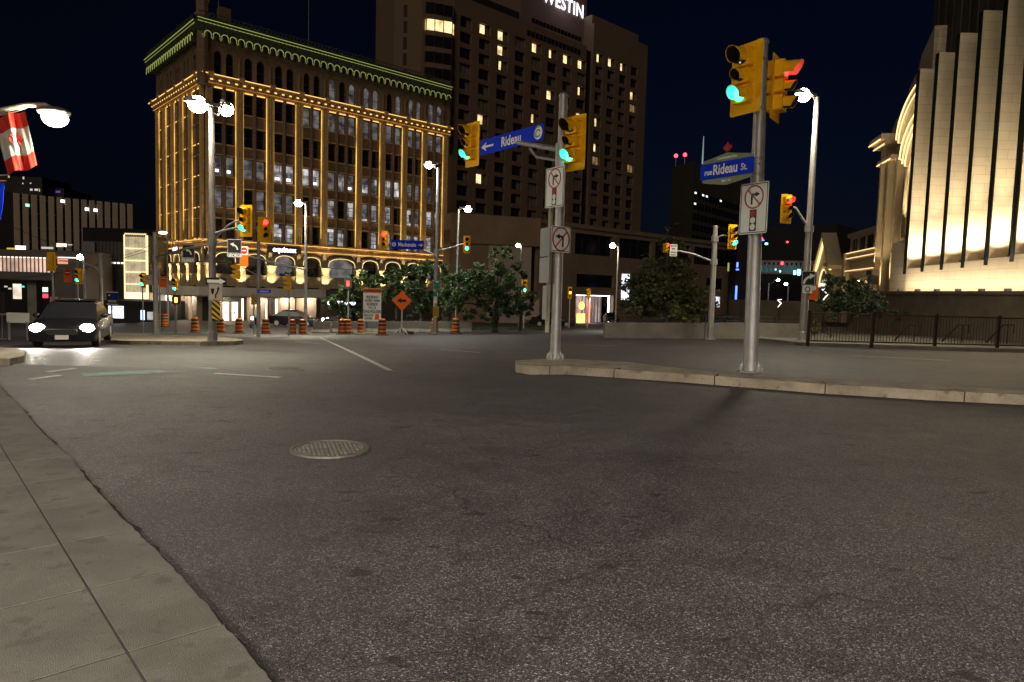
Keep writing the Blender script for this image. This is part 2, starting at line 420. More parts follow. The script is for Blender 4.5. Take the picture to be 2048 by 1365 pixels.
PW=mat('worn_white_paint',(.36,.34,.30),.6,0,.45,6)
PG=mat('green_lane_paint',(.05,.16,.09),.6,0,.4,4)
# --- left median where the tall lamp pole stands
lm=[G(150,684),G(260,690),G(400,692),G(470,691),G(487,688),G(470,683),G(400,679),G(280,672),G(190,668)]
mm=MB();mm.ground(list(reversed([(p.x,p.y) for p in reversed(lm)])),.14,.3);struct(mm.build('median',ISL))
lm=[Vector((-24,15,0)),G(20,733),G(48,726),G(52,712),G(10,706),Vector((-30,22,0))]
mm=MB();mm.ground([(p.x,p.y) for p in lm],.12,.3);struct(mm.build('kerb_island',ISL))
# right kerb and pavement along the fence
k1=[G(1600,692),G(1750,697),G(1900,702),G(2048,706)]
rp=[(p.x,p.y) for p in k1]+[(46,33),(46,62),(20,60),(10.3,30)]
mm=MB()
for i in range(len(k1)-1):pass
mm.ground(rp,.13,.35);struct(mm.build('pavement',CONCD))
ribbon('lane_line',[G(165,751),G(300,745),G(425,737)],.42,.006,PG)
ribbon('bike_lane',[G(195,671),G(280,669),G(445,667)],1.3,.009,mat('teal_lane_paint',(.03,.30,.22),.6,0,.3,3))
for a,b_ in(((430,748),(560,756)),((640,676),(780,742)),((95,745),(150,738)),((60,760),(120,752)),((186,716),(200,716)),((186,722),(200,722)),((640,688),(590,684)),((880,700),(960,706)),
            ((1640,640+58),(1780,704)),((1100,690),(1230,692)),((1700,712),(1900,722))):
    ribbon('lane_line',[G(*a),G(*b_)],.11,.008,PW)
# manholes
CASTI=mat('cast_iron',(.095,.088,.070),.5,.2,.35,12,.3,60)
def manhole(loc,r,label,rz=0):
    t=thing('manhole_cover',label,'manhole cover',loc,rz,'round manhole covers in the road',local=True)
    m=MB();m.lathe([(r*.93,0),(r*.93,.012),(r,.012),(r+.005,-.02)],n=48);m.build('frame',CASTI,t)
    m=MB();m.lathe([(r*.9,-.02),(r*.9,.006),(r*.86,.010),(r*.82,.006)],n=48)
    k=int(r*.8/.036)
    for i in range(-k,k+1):
        for q in range(-k,k+1):
            x,y=i*.036,q*.036
            if x*x+y*y<(r*.78)**2 and abs(y)>.02:m.box(x-.011,x+.011,y-.011,y+.011,.004,.013)
    m.build('cover',CASTI,t)
    return t
manhole((-1.54,5.79,.004),.33,'round iron manhole cover with studded pattern in the near asphalt',R(20))
p=G(570,740);manhole((p.x,p.y,gz(p.x,p.y)+.004),.31,'smaller looking manhole cover further out between the lanes')
# ================================================================= POLES, SIGNALS, SIGNS
GT='traffic lights around the junction'
def traffic_light(label,loc,yaw,lit='green',H=1.25,W=.62,group=GT,face=1):
    t=thing('traffic_light',label,'traffic light',loc,R(yaw),group,local=True)
    s=H/1.25
    if face:
        m=MB();m.rrect(W*s,H,.045*s,0.045,.052);m.build('backboard',YEL,t)
    m=MB();zs=((.33,.17),(-.03,.12),(-.30,.12)) if face!=2 else ((.33,.15),(0,.15),(-.33,.15))
    zs=((.355,.165),(.02,.125),(-.30,.15))
    for z,h in zs:
        m.rrect(.34*s,h*2*s,.03*s,-.10,.16 if face else .14,0,z*s)
        m.box(-.02*s,.02*s,-.108,-.10,(z+h-.03)*s,(z+h-.01)*s)
        for q in(-1,1):m.tube((.178*s,-.06,(z+q*h*.7)*s),(.178*s,.02,(z+q*h*.7)*s),.012*s,n=6)
    m.build('housing',YEL,t)
    for i,((z,h),kind) in enumerate(zip(zs,('red','amber','green'))):
        r=(.15,.105,.13)[i]*s;on=kind==lit
        v=MB();n=18;vs=[];fs=[]
        L=r*2.1
        for k in range(n+1):
            a=R(-40+260*k/n);c_,s_=math.cos(a),math.sin(a);l=L*(.45+.55*max(0,s_*.5+.5))
            for rr in(r,r*.95):
                vs+=[(rr*c_,-.10,z*s+rr*s_),(rr*c_,-.10-l,z*s+rr*s_-.06*l)]
        for k in range(n):
            b_=4*k;fs+=[(b_,b_+4,b_+5,b_+1),(b_+2,b_+3,b_+7,b_+6),(b_+1,b_+5,b_+7,b_+3)]
        v.add(vs,fs);v.build('visor',YEL if i!=9 and not on else YEL,t,True)
        # black inside lining, lightened to grey around a lit lens so it glows
        v=MB();vs=[];fs=[]
        for k in range(n+1):
            a=R(-38+256*k/n);c_,s_=math.cos(a),math.sin(a);l=L*(.43+.55*max(0,s_*.5+.5))
            vs+=[(r*.94*c_,-.102,z*s+r*.94*s_),(r*.94*c_,-.10-l,z*s+r*.94*s_-.06*l)]
        for k in range(n):fs.append((2*k,2*k+1,2*k+3,2*k+2))
        v.add(vs,fs);v.build('visor_lining',LINL if on else BLK,t,True)
        m=MB();m.lathe([(0.001,-.135),(r*.5,-.13),(r*.9,-.112),(r*.92,-.101)],(0,0,z*s),20,'y')
        m.build('lens',{'red':L_RED,'amber':L_AMB,'green':L_GRN}[kind] if on else LENS_OFF,t,True)
    return t
def pole(label,base,top_z,r0,r1,topxy=None,group='steel poles around the junction',name='signal_pole',arms=(),bands=(),mat_=None,baseplate=True,collars=()):
    mt=mat_ or STEEL
    t=thing(name,label,'pole',base,0,group)
    b=Vector(base);tp=Vector(((topxy or base)[0],(topxy or base)[1],top_z))
    m=MB();m.path([b-Vector((0,0,.1)),b+(tp-b)*.5,tp],[r0,(r0+r1)/2,r1],n=20);m.build('shaft',mt,t,True)
    m=MB();m.lathe([(r1*1.12,0),(r1*1.15,.03),(r1*.9,.07),(.001,.09)],tp,16);m.build('cap',mt,t,True)
    if baseplate:
        m=MB(Matrix.Translation(b)@Matrix.Rotation(.4,4,'Z'));q=r0*1.75
        m.slab([(q*math.cos(R(a)),q*math.sin(R(a))) for a in range(0,360,60)],0,.035)
        for a in range(0,360,60):
            c_,s_=math.cos(R(a+30)),math.sin(R(a+30))
            m.tube((q*.8*c_,q*.8*s_,.03),(q*.8*c_,q*.8*s_,.13),.022,n=6);m.tube((q*.8*c_,q*.8*s_,.035),(q*.8*c_,q*.8*s_,.075),.04,n=6)
            m.add([(r0*.9*c_,r0*.9*s_,.035),(q*.9*c_,q*.9*s_,.035),(r0*.9*c_,r0*.9*s_,.22)],[(0,1,2)])
        m.build('base_plate',mt,t)
    for z in bands:
        k=(z-b.z)/(tp.z-b.z);c=b+(tp-b)*k;rr=r0+(r1-r0)*k
        m=MB();m.lathe([(rr,-.012),(rr+.006,-.012),(rr+.006,.012),(rr,.012)],c,20);m.box(c.x-.02,c.x+.02,c.y-rr-.035,c.y-rr,c.z-.02,c.z+.02);m.build('band',STEELD,t)
    for pts,ra,rb in arms:
        m=MB();k=len(pts);m.path(pts,[ra+(rb-ra)*i/(k-1) for i in range(k)],n=12)
        m.build('arm',mt,t,True)
        p0=Vector(pts[0]);m=MB();m.lathe([(r0*.98,-.12),(r0*1.2,-.12),(r0*1.2,.12),(r0*.98,.12)],(tp.x+(b.x-tp.x)*.5,tp.y+(b.y-tp.y)*.5,p0.z),16);m.build('bracket',mt,t)
    return t
SG='road signs on poles and stands'
def sign(name,label,loc,yaw,w,h,face,layers=(),frame_=None,group=None,cat='sign',rad=.03,back=ALU,poly=None,pitch=0):
    t=thing(name,label,cat,loc,R(yaw),group,local=True)
    m=MB();(m.prism(poly,0,.004) if poly else m.rrect(w,h,rad,0,.004));m.build('panel',face,t)
    m=MB();(m.prism([(x*.99,z*.99) for x,z in poly],.0045,.008) if poly else m.rrect(w*.995,h*.995,rad,.0045,.008))
    m.box(-w*.3,w*.3,.009,.035,h*.22,h*.22+.04);m.box(-w*.3,w*.3,.009,.035,-h*.22-.04,-h*.22);m.build('backing',back,t)
    if frame_:
        m=MB();q=.012 if w<1 else .02
        mm_=min(w,h)*.03
        for x0,x1,z0,z1 in((-w/2+mm_,w/2-mm_,h/2-mm_-q,h/2-mm_),(-w/2+mm_,w/2-mm_,-h/2+mm_,-h/2+mm_+q),(-w/2+mm_,-w/2+mm_+q,-h/2+mm_+q,h/2-mm_-q),(w/2-mm_-q,w/2-mm_,-h/2+mm_+q,h/2-mm_-q)):
            m.box(x0,x1,-.003,-.0005,z0,z1)
        m.build('border',frame_,t)
    for nm,fn,mt in layers:
        m=MB();fn(m);m.build(nm,mt,t)
    return t
def L_ring(cx,cz,r,wd=.12):
    def f(m):m.ring(cx,cz,r*(1-wd),r,-.006,-.001,40)
    return f
def L_slash(cx,cz,r,ang):
    def f(m):
        a=R(ang);c,s=math.cos(a),math.sin(a);q=r*.9;e=r*.055
        m.prism([(cx-c*q+s*e,cz-s*q-c*e),(cx+c*q+s*e,cz+s*q-c*e),(cx+c*q-s*e,cz+s*q+c*e),(cx-c*q-s*e,cz-s*q+c*e)],-.0095,-.0065)
    return f
def L_turn(cx,cz,r,d):     # arrow going up then turning to side d (+1 right)
    def f(m):
        e=r*.085
        m.box(cx-d*r*.22-e,cx-d*r*.22+e,-.005,-.001,cz-r*.62,cz+r*.30)
        xs_=sorted((cx-d*r*.22+d*e,cx+d*r*.16));m.box(xs_[0],xs_[1],-.005,-.001,cz+r*.13,cz+r*.30)
        p=[(cx+d*r*.16,cz+r*.44),(cx+d*r*.62,cz+r*.215),(cx+d*r*.16,cz-r*.01)]
        m.prism(p if d>0 else p[::-1],-.005,-.001)
    return f
def L_tri(pts):
    def f(m):m.prism(pts,-.006,-.001)
    return f
def no_turn_red(name,label,loc,yaw,w,h,group=None):
    zc=h*.22;r=w*.34
    lay=[('prohibition_ring',L_ring(0,zc,r),SRED),('turn_arrow',L_turn(0,zc,r,1),SBLK),('slash',L_slash(0,zc,r,-45),SRED),
         ('signal_symbol',lambda m:m.rrect(w*.24,h*.42,.01,-.004,-.001,0,-h*.235),SBLK),
         ('red_disc',lambda m:m.disc(0,-h*.105,w*.095,-.008,-.0045),SRED),
         ('white_disc',lambda m:(m.disc(0,-h*.235,w*.09,-.008,-.0045),m.disc(0,-h*.365,w*.09,-.008,-.0045)),SWHT)]
    return sign(name,label,loc,yaw,w,h,SWHT,lay,SBLK,group)
def curve_arrow(d=-1,s=1.,cx=0,cz=0,y=-.005):
    def f(m):
        # shaft curving from lower side up to the arrow head
        P=[]
        for i in range(9):
            a=R(0+75*i/8);P.append((cx+d*(-.16+0)*s*0+(-d)*(.15-.28*(1-math.cos(a)))*s,cz+(-.20+.27*math.sin(a))*s))
        for i in range(8):
            (x0,z0),(x1,z1)=P[i],P[i+1];dx,dz=x1-x0,z1-z0;L=math.hypot(dx,dz);nx,nz=-dz/L*.04*s,dx/L*.04*s
            q=[(x0-nx,z0-nz),(x1-nx,z1-nz),(x1+nx,z1+nz),(x0+nx,z0+nz)];m.prism(q,y,y+.004)
        (x0,z0)=P[-1];m.prism([(x0-d*.02*s,z0+.11*s),(x0+d*.17*s,z0+.05*s),(x0+d*.0*s,z0-.10*s)],y,y+.004)
    return f
# ---- pole A (near right)
pA=G(1500,745,.15);YA=pA.y
zt=at(1527,88,YA).z
PA=pole('thick steel pole nearest the camera on the concrete median',pA,zt,.125,.095,(at(1527,88,YA).x-.02,YA),bands=(at(1520,120,YA).z,at(1520,218,YA).z,at(1515,330,YA).z,at(1515,350,YA).z,at(1515,318,YA).z,at(1508,390,YA).z,at(1508,450,YA).z))
# correct the lean: the pole is plumb, so keep its top above its base
def on(px,py,Y): return at(px,py,Y)
traffic_light('large yellow traffic light lit green, high on the nearest pole',on(1489,157,YA-.15),-57,'green',1.14,.66)
traffic_light('yellow traffic light lit red, almost edge on, at the nearest pole top',on(1558,177,YA+.1),54,'red',1.06,.64)
def hexs(m):pass
w_=1.08;q=on(1452,338,YA-.22)
sign('street_name_sign','blue sign reading rue Rideau St. below a red maple leaf',q,-56,w_,.26,SBLU,[
  ('lettering',lambda m:(m.text('rue',-.36,-.02,.14,-.006,.85,.002),m.text('Rideau',-.015,.0,.235,-.006,.78,.004),m.text('St.',.36,-.015,.15,-.006,.85,.002)),SWHT)],cat='street sign')
cr=[(-.53,.0),(-.53,.215),(0,.285),(.53,.215),(.53,0),(.53,-.2),(0,-.285),(-.53,-.2)]
t=thing('sign_crest','olive green pointed plate with CONFEDERATION written along its top','sign',q+Vector((.012,.008,0)),R(-56),None,local=True)
m=MB();m.prism([(-.5,-.18),(0,-.26),(.5,-.18),(.5,.18),(0,.265),(-.5,.18)],0,.012);m.build('panel',OLIVE,t)
m=MB();m.text('CONFEDERATION',0,.185,.05,-.004,.95,.001);m.text('200 \u2190 12',0,-.19,.045,-.004,1.,.001);m.build('lettering',SWHT,t)
m=MB()
def leaf(m,cx,cz,s,y0=-.004,y1=.006):
    h=[(0,1.),(.12,.72),(.22,.50),(.40,.62),(.36,.22),(.52,.40),(.62,.24),(.92,.28),(.78,.02),(.90,-.08),(.42,-.38),(.48,-.56),(.06,-.50),(.05,-.95)]
    p=h+[(-x,z) for x,z in h[::-1]]
    p=p[:len(h)]+[(-x,z) for x,z in h[::-1][:-1]]
    m.prism([(cx+x*s,cz+z*s) for x,z in p[::-1]],y0,y1)
leaf(m,0,.345,.10);m.build('maple_leaf',SRED,t)
q=on(1507,417,YA-.16);no_turn_red('road_sign','white sign forbidding right turns on red, on the nearest thick pole',q,-59,.57,.84)
# ---- pole B
pB=G(1110,720,.15);YB=pB.y;tB=on(1125,195,YB)
hB=on(940,289,YB+3.2)
a0=Vector((pB.x,pB.y,on(1112,300,YB).z))
armE=Vector((hB.x+.35,hB.y-.35,on(965,285,YB+2.9).z))
pole('steel pole at the tip of the median with a long mast arm',pB,tB.z,.105,.085,None,bands=(on(1112,318,YB).z,on(1112,350,YB).z,on(1112,470,YB).z,on(1112,500,YB).z),
     arms=[([a0,a0+(armE-a0)*.5+Vector((0,0,.06)),armE],.06,.04),([a0-Vector((0,0,.22)),a0-Vector((0,0,.2))+(armE-a0)*.28,a0+(armE-a0)*.36+Vector((0,0,-.04))],.03,.03)])
traffic_light('yellow traffic light lit green fixed beside the pole with the long mast arm',on(1147,286,YB-.15),-48,'green',1.07,.64)
traffic_light('yellow traffic light lit green at the far end of the long mast arm',on(942,289,YB+3.2),-50,'green',1.07,.64)
q=on(1024,283,(YB+1.75))-Vector((0.05,.09,0))
def swirl(m):
    m.ring(1.02,0,.10,.125,-.006,-.0015,28)
sign('street_name_sign','long blue overhead sign reading Rideau with a white left arrow',q,-53,2.36,.35,SBLU,[
  ('lettering',lambda m:m.text('Rideau',.05,-.005,.30,-.006,.86,.006,spacing=1.05),SWHT),
  ('arrow',lambda m:(m.box(-.95,-.62,-.006,-.001,-.022,.022),m.prism([(-.9,.1),(-1.12,0),(-.9,-.1),(-.97,-.001)],-.006,-.001)),SWHT),
  ('badge',lambda m:(m.disc(1.0,0,.14,-.006,-.001)),SWHT),
  ('badge_swirl',lambda m:(m.ring(1.0,-.01,.06,.085,-.010,-.0065,24,20,330),m.ring(.99,.01,.10,.12,-.010,-.0065,24,60,250)),mat('badge_green',(.05,.25,.15),.5))],None,cat='street sign')
no_turn_red('road_sign','white sign forbidding right turns on red, on the pole at the tip of the median',on(1109,375,YB-.14),-55,.58,.78)
q=on(1122,479,YB-.14)
sign('road_sign','square white sign with a red circle forbidding left turns',q,42,.55,.51,SWHT,[
  ('prohibition_ring',L_ring(0,0,.24),SRED),('turn_arrow',L_turn(0,0,.24,-1),SBLK),('slash',L_slash(0,0,.24,45),SRED)],SBLK)
pS=Vector((pB.x-.17,pB.y+.16,.0+.0))
pole('slim square post clamped behind the pole at the tip of the median',Vector((pS.x,pS.y,gz(pS.x,pS.y)+.8)),on(1100,395,YB).z,.045,.045,None,baseplate=False,mat_=mat('beige_post',(.42,.36,.25),.6),name='sign_post',group=None)
t=thing('road_sign','two grey sign backs stacked on the slim post, seen from behind','sign',Vector((pS.x-.02,pS.y,0)),R(-68),None,local=True)
for z0,z1,xx in((on(1097,513,YB).z,on(1097,455,YB).z,0),(on(1097,566,YB).z,on(1097,515,YB).z,0.0),):
    m=MB();m.rrect(.46,z1-z0,.03,-.09,-.08,xx,(z0+z1)/2);m.box(-.02,.02,-.08,-.05,z0+.1,z1-.1);m.build('panel',ALU,t)
m=MB();m.rrect(.2,on(1097,572,YB).z-on(1097,640,YB).z,.01,-.08,-.07,.05,(on(1097,572,YB).z+on(1097,640,YB).z)/2);m.build('strip_panel',ALU,t)
# ---- street lamps
GLP='street lamps along the roads'
def lamp_head(t,c,az,s=1.,tilt=0):
    M_=Matrix.Translation(c)@Matrix.Rotation(R(az),4,'Z')
    m=MB(M_);pts=[]
    for i in range(16):
        a=2*math.pi*i/16;pts.append((.36*s*math.cos(a),.17*s*math.sin(a)))
    m.slab(pts,.0,.07*s);m.slab([(x*.8,y*.75) for x,y in pts],.07*s,.12*s);m.box(-.5*s,-.3*s,-.05*s,.05*s,.02*s,.09*s)
    m.build('lamp_housing',STEELD,t)
    m=MB(M_);m.ball((0.03*s,0,-.02*s),.17*s,16,10,1.35,1.1,1.15);m.build('lens',LAMPW,t,True)
def street_lamp(label,base,top,heads,r0=.1,r1=.07,power=900,col=(1,.90,.68),arms=(),bands=(),hs=1.,mat_=None,name='street_lamp',group=GLP,spot=150,plate=True):
    t=thing(name,label,'street lamp',base,0,group);b=Vector(base)
    m=MB();m.path([b-Vector((0,0,.1)),b+Vector((0,0,(top-b.z)*.5)),Vector((b.x,b.y,top))],[r0,(r0+r1)/2,r1],n=16);m.build('shaft',mat_ or STEEL,t,True)
    if plate:
        m=MB();m.lathe([(r0*1.9,0),(r0*1.9,.04),(r0*1.2,.06),(r0*1.15,.35),(r0,.38)],b,12);m.build('base_plate',mat_ or STEEL,t)
    for hp in heads:
        hp=Vector(hp);d=Vector((hp.x-b.x,hp.y-b.y,0));az=math.degrees(math.atan2(d.y,d.x))
        m=MB();m.path([Vector((b.x,b.y,top-.15)),Vector((b.x,b.y,top-.1))+d*.4+Vector((0,0,.12)),hp-d.normalized()*.35*hs+Vector((0,0,.05*hs))],.03*max(hs,.8),n=8);m.build('arm',mat_ or STEEL,t,True)
        lamp_head(t,hp,az,hs)
        if power:lamp('SPOT',hp+Vector((0,0,-.22*hs)),power,col,hp-Vector((0,0,3)),.9,spot,.5,t,'lamp_bulb')
    for pts,ra,rb in arms:
        k=len(pts);m=MB();m.path(pts,[ra+(rb-ra)*i/(k-1) for i in range(k)],n=10);m.build('arm',mat_ or STEEL,t,True)
        m=MB();m.lathe([(r0*.95,-.12),(r0*1.15,-.12),(r0*1.15,.12),(r0*.95,.12)],(b.x,b.y,Vector(pts[0]).z),14);m.build('bracket',mat_ or STEEL,t)
    return t
# C : right lamp post
pC=G(1605,683,.12);YC=pC.y
hC=on(1572,420,YC)
aC=Vector((pC.x,pC.y,on(1615,458,YC).z))
street_lamp('tall street lamp by the iron fence with a short signal arm',pC,on(1632,195,YC).z,[on(1608,190,YC-.3)],.15,.09,2400,arms=[([aC,hC+Vector((.35,0,.1)),hC+Vector((.05,0,.05))],.05,.04)],hs=1.25)
traffic_light('small yellow traffic light lit red on the short arm of the right lamp post',on(1574,418,YC-.2),15,'red',1.1,.55)
q=on(1617,557,YC-.2)
sign('road_sign','small black sign with a white arrow bending right, on the right lamp post',q,-8,.5,.56,SBLK,[('arrow',curve_arrow(1,1.05),SWHT)],SWHT)
sign('road_sign','little white parking sign below the black arrow sign on the right lamp post',on(1615,579,YC-.2),-8,.36,.3,SWHT,[('symbol',L_ring(0,0,.1,.3),SBLK)])
sign('road_sign','orange detour sign on the right lamp post beside the little parking sign',on(1626,585,YC-.1),-8,.34,.58,SORG,[('plate',lambda m:m.rrect(.2,.16,.01,-.004,-.001,0,.16),SWHT)])
# J : tall double lamp on the left
pJ=G(425,685,.1);YJ=pJ.y
hJ=on(490,442,YJ-.25);aJ=Vector((pJ.x,pJ.y,on(425,470,YJ).z))
street_lamp('tall double headed street lamp rising from the left median',pJ,on(425,218,YJ).z,[on(398,208,YJ-.3),on(452,216,YJ+2.5)],.125,.085,2300,
   arms=[([aJ,on(445,462,YJ-.1),on(478,455,YJ-.2)],.045,.035),([aJ-Vector((0,0,.25)),on(455,452,YJ-.1),on(470,443,YJ-.2),on(485,440,YJ-.2)],.03,.025)],hs=1.35,mat_=mat('mid_grey_pole',(.20,.185,.18),.55,.3,.25,2.5))
traffic_light('yellow traffic light lit green on the arm of the tall double lamp',on(491,442,YJ-.4),-13,'green',1.02,.52)
# signs on J
sign('road_sign','wide black and white arrow sign pointing right on the tall double lamp',on(432,563,YJ-.22),-4,.72,.24,SBLK,[
   ('arrow',lambda m:(m.box(-.30,.12,-.004,-.001,-.05,.05),m.prism([(.12,.10),(.33,0),(.12,-.10)],-.004,-.001)),SWHT)])
def keepright(m):
    m.path([(.0,-.006,-.20),(.0,-.006,-.08),(.06,-.006,.0),(.09,-.006,.10)],.022,6)
    m.prism([(.04,.1),(.1,.2),(.15,.09)],-.006,-.001)
    m.prism([(-.16,.12),(-.04,.12),(-.06,-.02),(-.10,-.08),(-.14,-.02)],-.006,-.001)
sign('road_sign','white keep right sign above the striped hazard board on the tall double lamp',on(431,585,YJ-.22),-4,.5,.58,mat('aged_white',(.50,.42,.34),.5,0,.1),[('symbol',keepright,SBLK)],SBLK)
def stripes(w,h,n,sl=1):
    def f(m):
        st=h/n
        for i in range(-1,n+1):
            z0=-h/2+i*st;p=[(-w/2,z0+w*.8*0+st*.0),( w/2,z0-w*.8),(w/2,z0-w*.8+st*.5),(-w/2,z0+st*.5)]
            q=[(x,min(h/2,max(-h/2,z))) for x,z in p]
            if max(z for x,z in q)-min(z for x,z in q)>.01:
                m.prism(q,-.004,-.001)
    return f
sign('hazard_board','yellow and black striped board on the tall double lamp',on(432,620,YJ-.22),-4,.28,.74,SYEL,[('stripes',stripes(.28,.74,4),SBLK)],cat='hazard sign')
# K pole with long mast arm (left)
pK=G(312,672,.05);YK=pK.y
aK=Vector((pK.x,pK.y,on(307,515,YK).z));eK=on(462,483,YJ+2.5)
pole('grey pole left of the floodlit building, long arm carrying turn signs',pK,on(305,467,YK).z,.13,.11,None,arms=[([aK,aK+(eK-aK)*.5+Vector((0,0,.1)),eK],.065,.04)])
def named_turn(label,word,loc,yaw,w,h):
    return sign('road_sign',label,loc,yaw,w,h,SBLK,[('arrow',curve_arrow(-1,w*1.35,0,h*.12),SWHT),
      ('lettering',lambda m:m.text(word,0,-h*.385,w*.30,-.006,.86,.008),SWHT),('divider',lambda m:m.box(-w/2+.02,w/2-.02,-.004,-.001,-h*.265,-h*.245),SWHT)],SWHT)
Yq=YK-2.5
named_turn('black left turn sign reading SUSSEX on the long mast arm','SUSSEX',on(377,507,Yq),0,.62,.88)
named_turn('black left turn sign reading GEORGE on the long mast arm','GEORGE',on(469,497,YJ+1.5),6,.5,.66)
# orange + no entry
def noentry(r,cz):
    return [('disc',lambda m:m.disc(0,cz,r,-.005,-.001),SRED),('bar',lambda m:m.box(-r*.72,r*.72,-.009,-.0055,cz-r*.13,cz+r*.13),SWHT)]
sign('road_sign','orange panel under a round no entry sign beside the GEORGE sign',on(488,513,YJ+4),4,.32,.78,SORG,[('upper_plate',lambda m:m.rrect(.31,.33,.01,-.0009,-.0001,0,.215),SWHT)]+
   [(a,(lambda f:(lambda m:f(m)))(b_),c) for a,b_,c in noentry(.13,.215)])
# pole 515
pM=G(517,672,.05);YM=pM.y
aM=Vector((pM.x,pM.y,on(517,552,YM).z))
pole('slim grey pole behind the tall double lamp, under the red light',pM,on(516,462,YM).z,.11,.085,None,baseplate=False,mat_=STEELD,arms=[([aM,on(484,535,YM-.2)],.04,.03),([Vector((pM.x,pM.y,on(517,458,YM).z)),on(500,456,YM)],.03,.03)])
traffic_light('yellow traffic light lit red on top of the slim pole behind the tall double lamp',on(529,459,YM-.3),34,'red',1.34,.66)
traffic_light('yellow traffic light seen edge on hanging below the orange panel sign',on(474,545,YM-.3),-72,'amber0',1.0,.45)
sign('street_name_sign','tiny blue street name sign on the slim pole',on(529,583,YM-.2),2,.72,.18,SBLU,[('lettering',lambda m:m.text('rue Sussex Dr.',0,0,.1,-.006,.9,.002),SWHT)],cat='street sign')
traffic_light('traffic light seen edge on in front of the pale canopy',on(577,568,YM+4),-75,'none',1.1,.45)
sign('hazard_board','small yellow and black hazard board behind the slim signal pole',on(508,600,YM+6),20,.36,.62,SYEL,[('stripes',stripes(.36,.62,3),SBLK)],cat='hazard sign')
for (px,py0,py1,Y_,lb) in((578,552,640,YM+4,'thin grey post under the edge on traffic light by the white canopy'),(508,588,648,YM+6,'short post carrying the small hazard board behind the slim pole')):
    P=at(px,py1,Y_);pole(lb,Vector((P.x,P.y,gz(P.x,P.y))),at(px,py0,Y_).z,.05,.04,None,baseplate=False,name='sign_post')
# L lamp
Yl=52;P=at(611,640,Yl);bL=Vector((P.x,P.y,gz(P.x,P.y)));aL=Vector((P.x,P.y,on(611,540,Yl).z))
street_lamp('medium street lamp before the floodlit facade, a long thin arm reaching left',bL,on(611,408,Yl).z,[on(598,406,Yl)],.14,.09,7500,arms=[([aL,aL+(on(492,513,YJ+4.2)-aL)*.5,on(492,512,YJ+4.2)],.05,.04)],hs=1.3)
# Gp lamp / mast with Mackenzie
bG=G(870,668,.05);YG=bG.y
aG=Vector((bG.x,bG.y,on(872,512,YG).z))
street_lamp('grey lamp post above the chevron board with signal arms on both sides',bG,on(875,336,YG).z,[on(859,330,YG)],.16,.10,2400,col=(.92,1,.92),
   arms=[([aG,on(845,500,YG-.2),on(822,491,YG-.2),on(770,486,YG-.2)],.06,.04),([aG+Vector((0,0,.3)),on(905,495,YG-.2),on(932,486,YG-.2)],.05,.035)],hs=1.2)
traffic_light('yellow traffic light lit red left of the blue Mackenzie sign',on(768,480,YG-.45),6,'red',1.22,.54)
traffic_light('yellow traffic light lit green, directly right of the grey lamp post by the dark trees',on(934,489,YG-.45),4,'green',1.15,.5)
sign('street_name_sign','long blue overhead sign reading Mackenzie with a white right arrow',on(815,490,YG-.42),2,2.15,.60,SBLU,[
  ('lettering',lambda m:m.text('Mackenzie',-.02,0,.36,-.006,.78,.010),SWHT),
  ('arrow',lambda m:(m.box(.72,.90,-.006,-.001,-.03,.03),m.prism([(.86,.11),(1.02,0),(.86,-.11)],-.006,-.001)),SWHT),
  ('badge',lambda m:m.ring(-.90,0,.06,.13,-.006,-.001),SWHT)],cat='street sign')
sign('road_sign','green route sign with a white crest high on the lamp post by the chevron board',on(874,570,YG-.25),0,.46,.62,SGRN,[('crest',lambda m:m.prism([(-.12,.2),(0,.25),(.12,.2),(.12,.15),(-.12,.15)],-.004,-.001),SWHT),('line',lambda m:m.box(-.22,.22,-.004,-.001,-.02,-.01),SWHT)],SWHT)
sign('road_sign','lower green sign with a white up arrow above the chevron board',on(874,589,YG-.25),0,.46,.32,SGRN,[('arrow',lambda m:(m.box(.02,.05,-.004,-.001,-.1,.05),m.prism([(-.01,.04),(.035,.12),(.08,.04)],-.004,-.001)),SWHT)],None)
sign('road_sign','narrow white sign with a red ring just above the chevron board',on(871,600,YG-.25),0,.22,.42,SWHT,[('ring',L_ring(0,.1,.07,.3),SRED)])
def chev(m):
    for i in range(4):
        z=-.30+i*.17
        for s_ in(-1,1):
            p=[(0,z+.10),(s_*.19,z-.05),(s_*.19,z+.03),(0,z+.18)]
            p=[(x,min(.345,z_)) for x,z_ in p]
            m.prism(p if s_<0 else p[::-1],-.004,-.001)
sign('hazard_board','yellow and black chevron board at the foot of a grey lamp post',on(872,624,YG-.25),0,.40,.72,SYEL,[('chevrons',chev,SBLK)],cat='hazard sign')
# H lamp far, E lamp, F lamp
def far_lamp(label,px,pyt,hpx,hpy,Y,power,hs=1.,r=.09,col=(1,.9,.7),mt=None):
    P=at(px,pyt,Y);z0=gz(P.x,P.y)
    return street_lamp(label,Vector((P.x,P.y,z0)),P.z,[on(hpx,hpy,Y)],r,r*.7,power,col,hs=hs,mat_=mt,plate=False)
far_lamp('slim street lamp rising behind the dark trees between the two buildings',917,418,935,418,52,800,1.2)
far_lamp('dark slim street lamp in front of the long mall, left of the conical tree',1237,492,1226,491,55,1200,1.0,.08,mt=STEELD)
far_lamp('small dark lamp post in front of the pale mall wall panel',1043,492,1037,491,62,0,.9,.10,mt=STEELD)
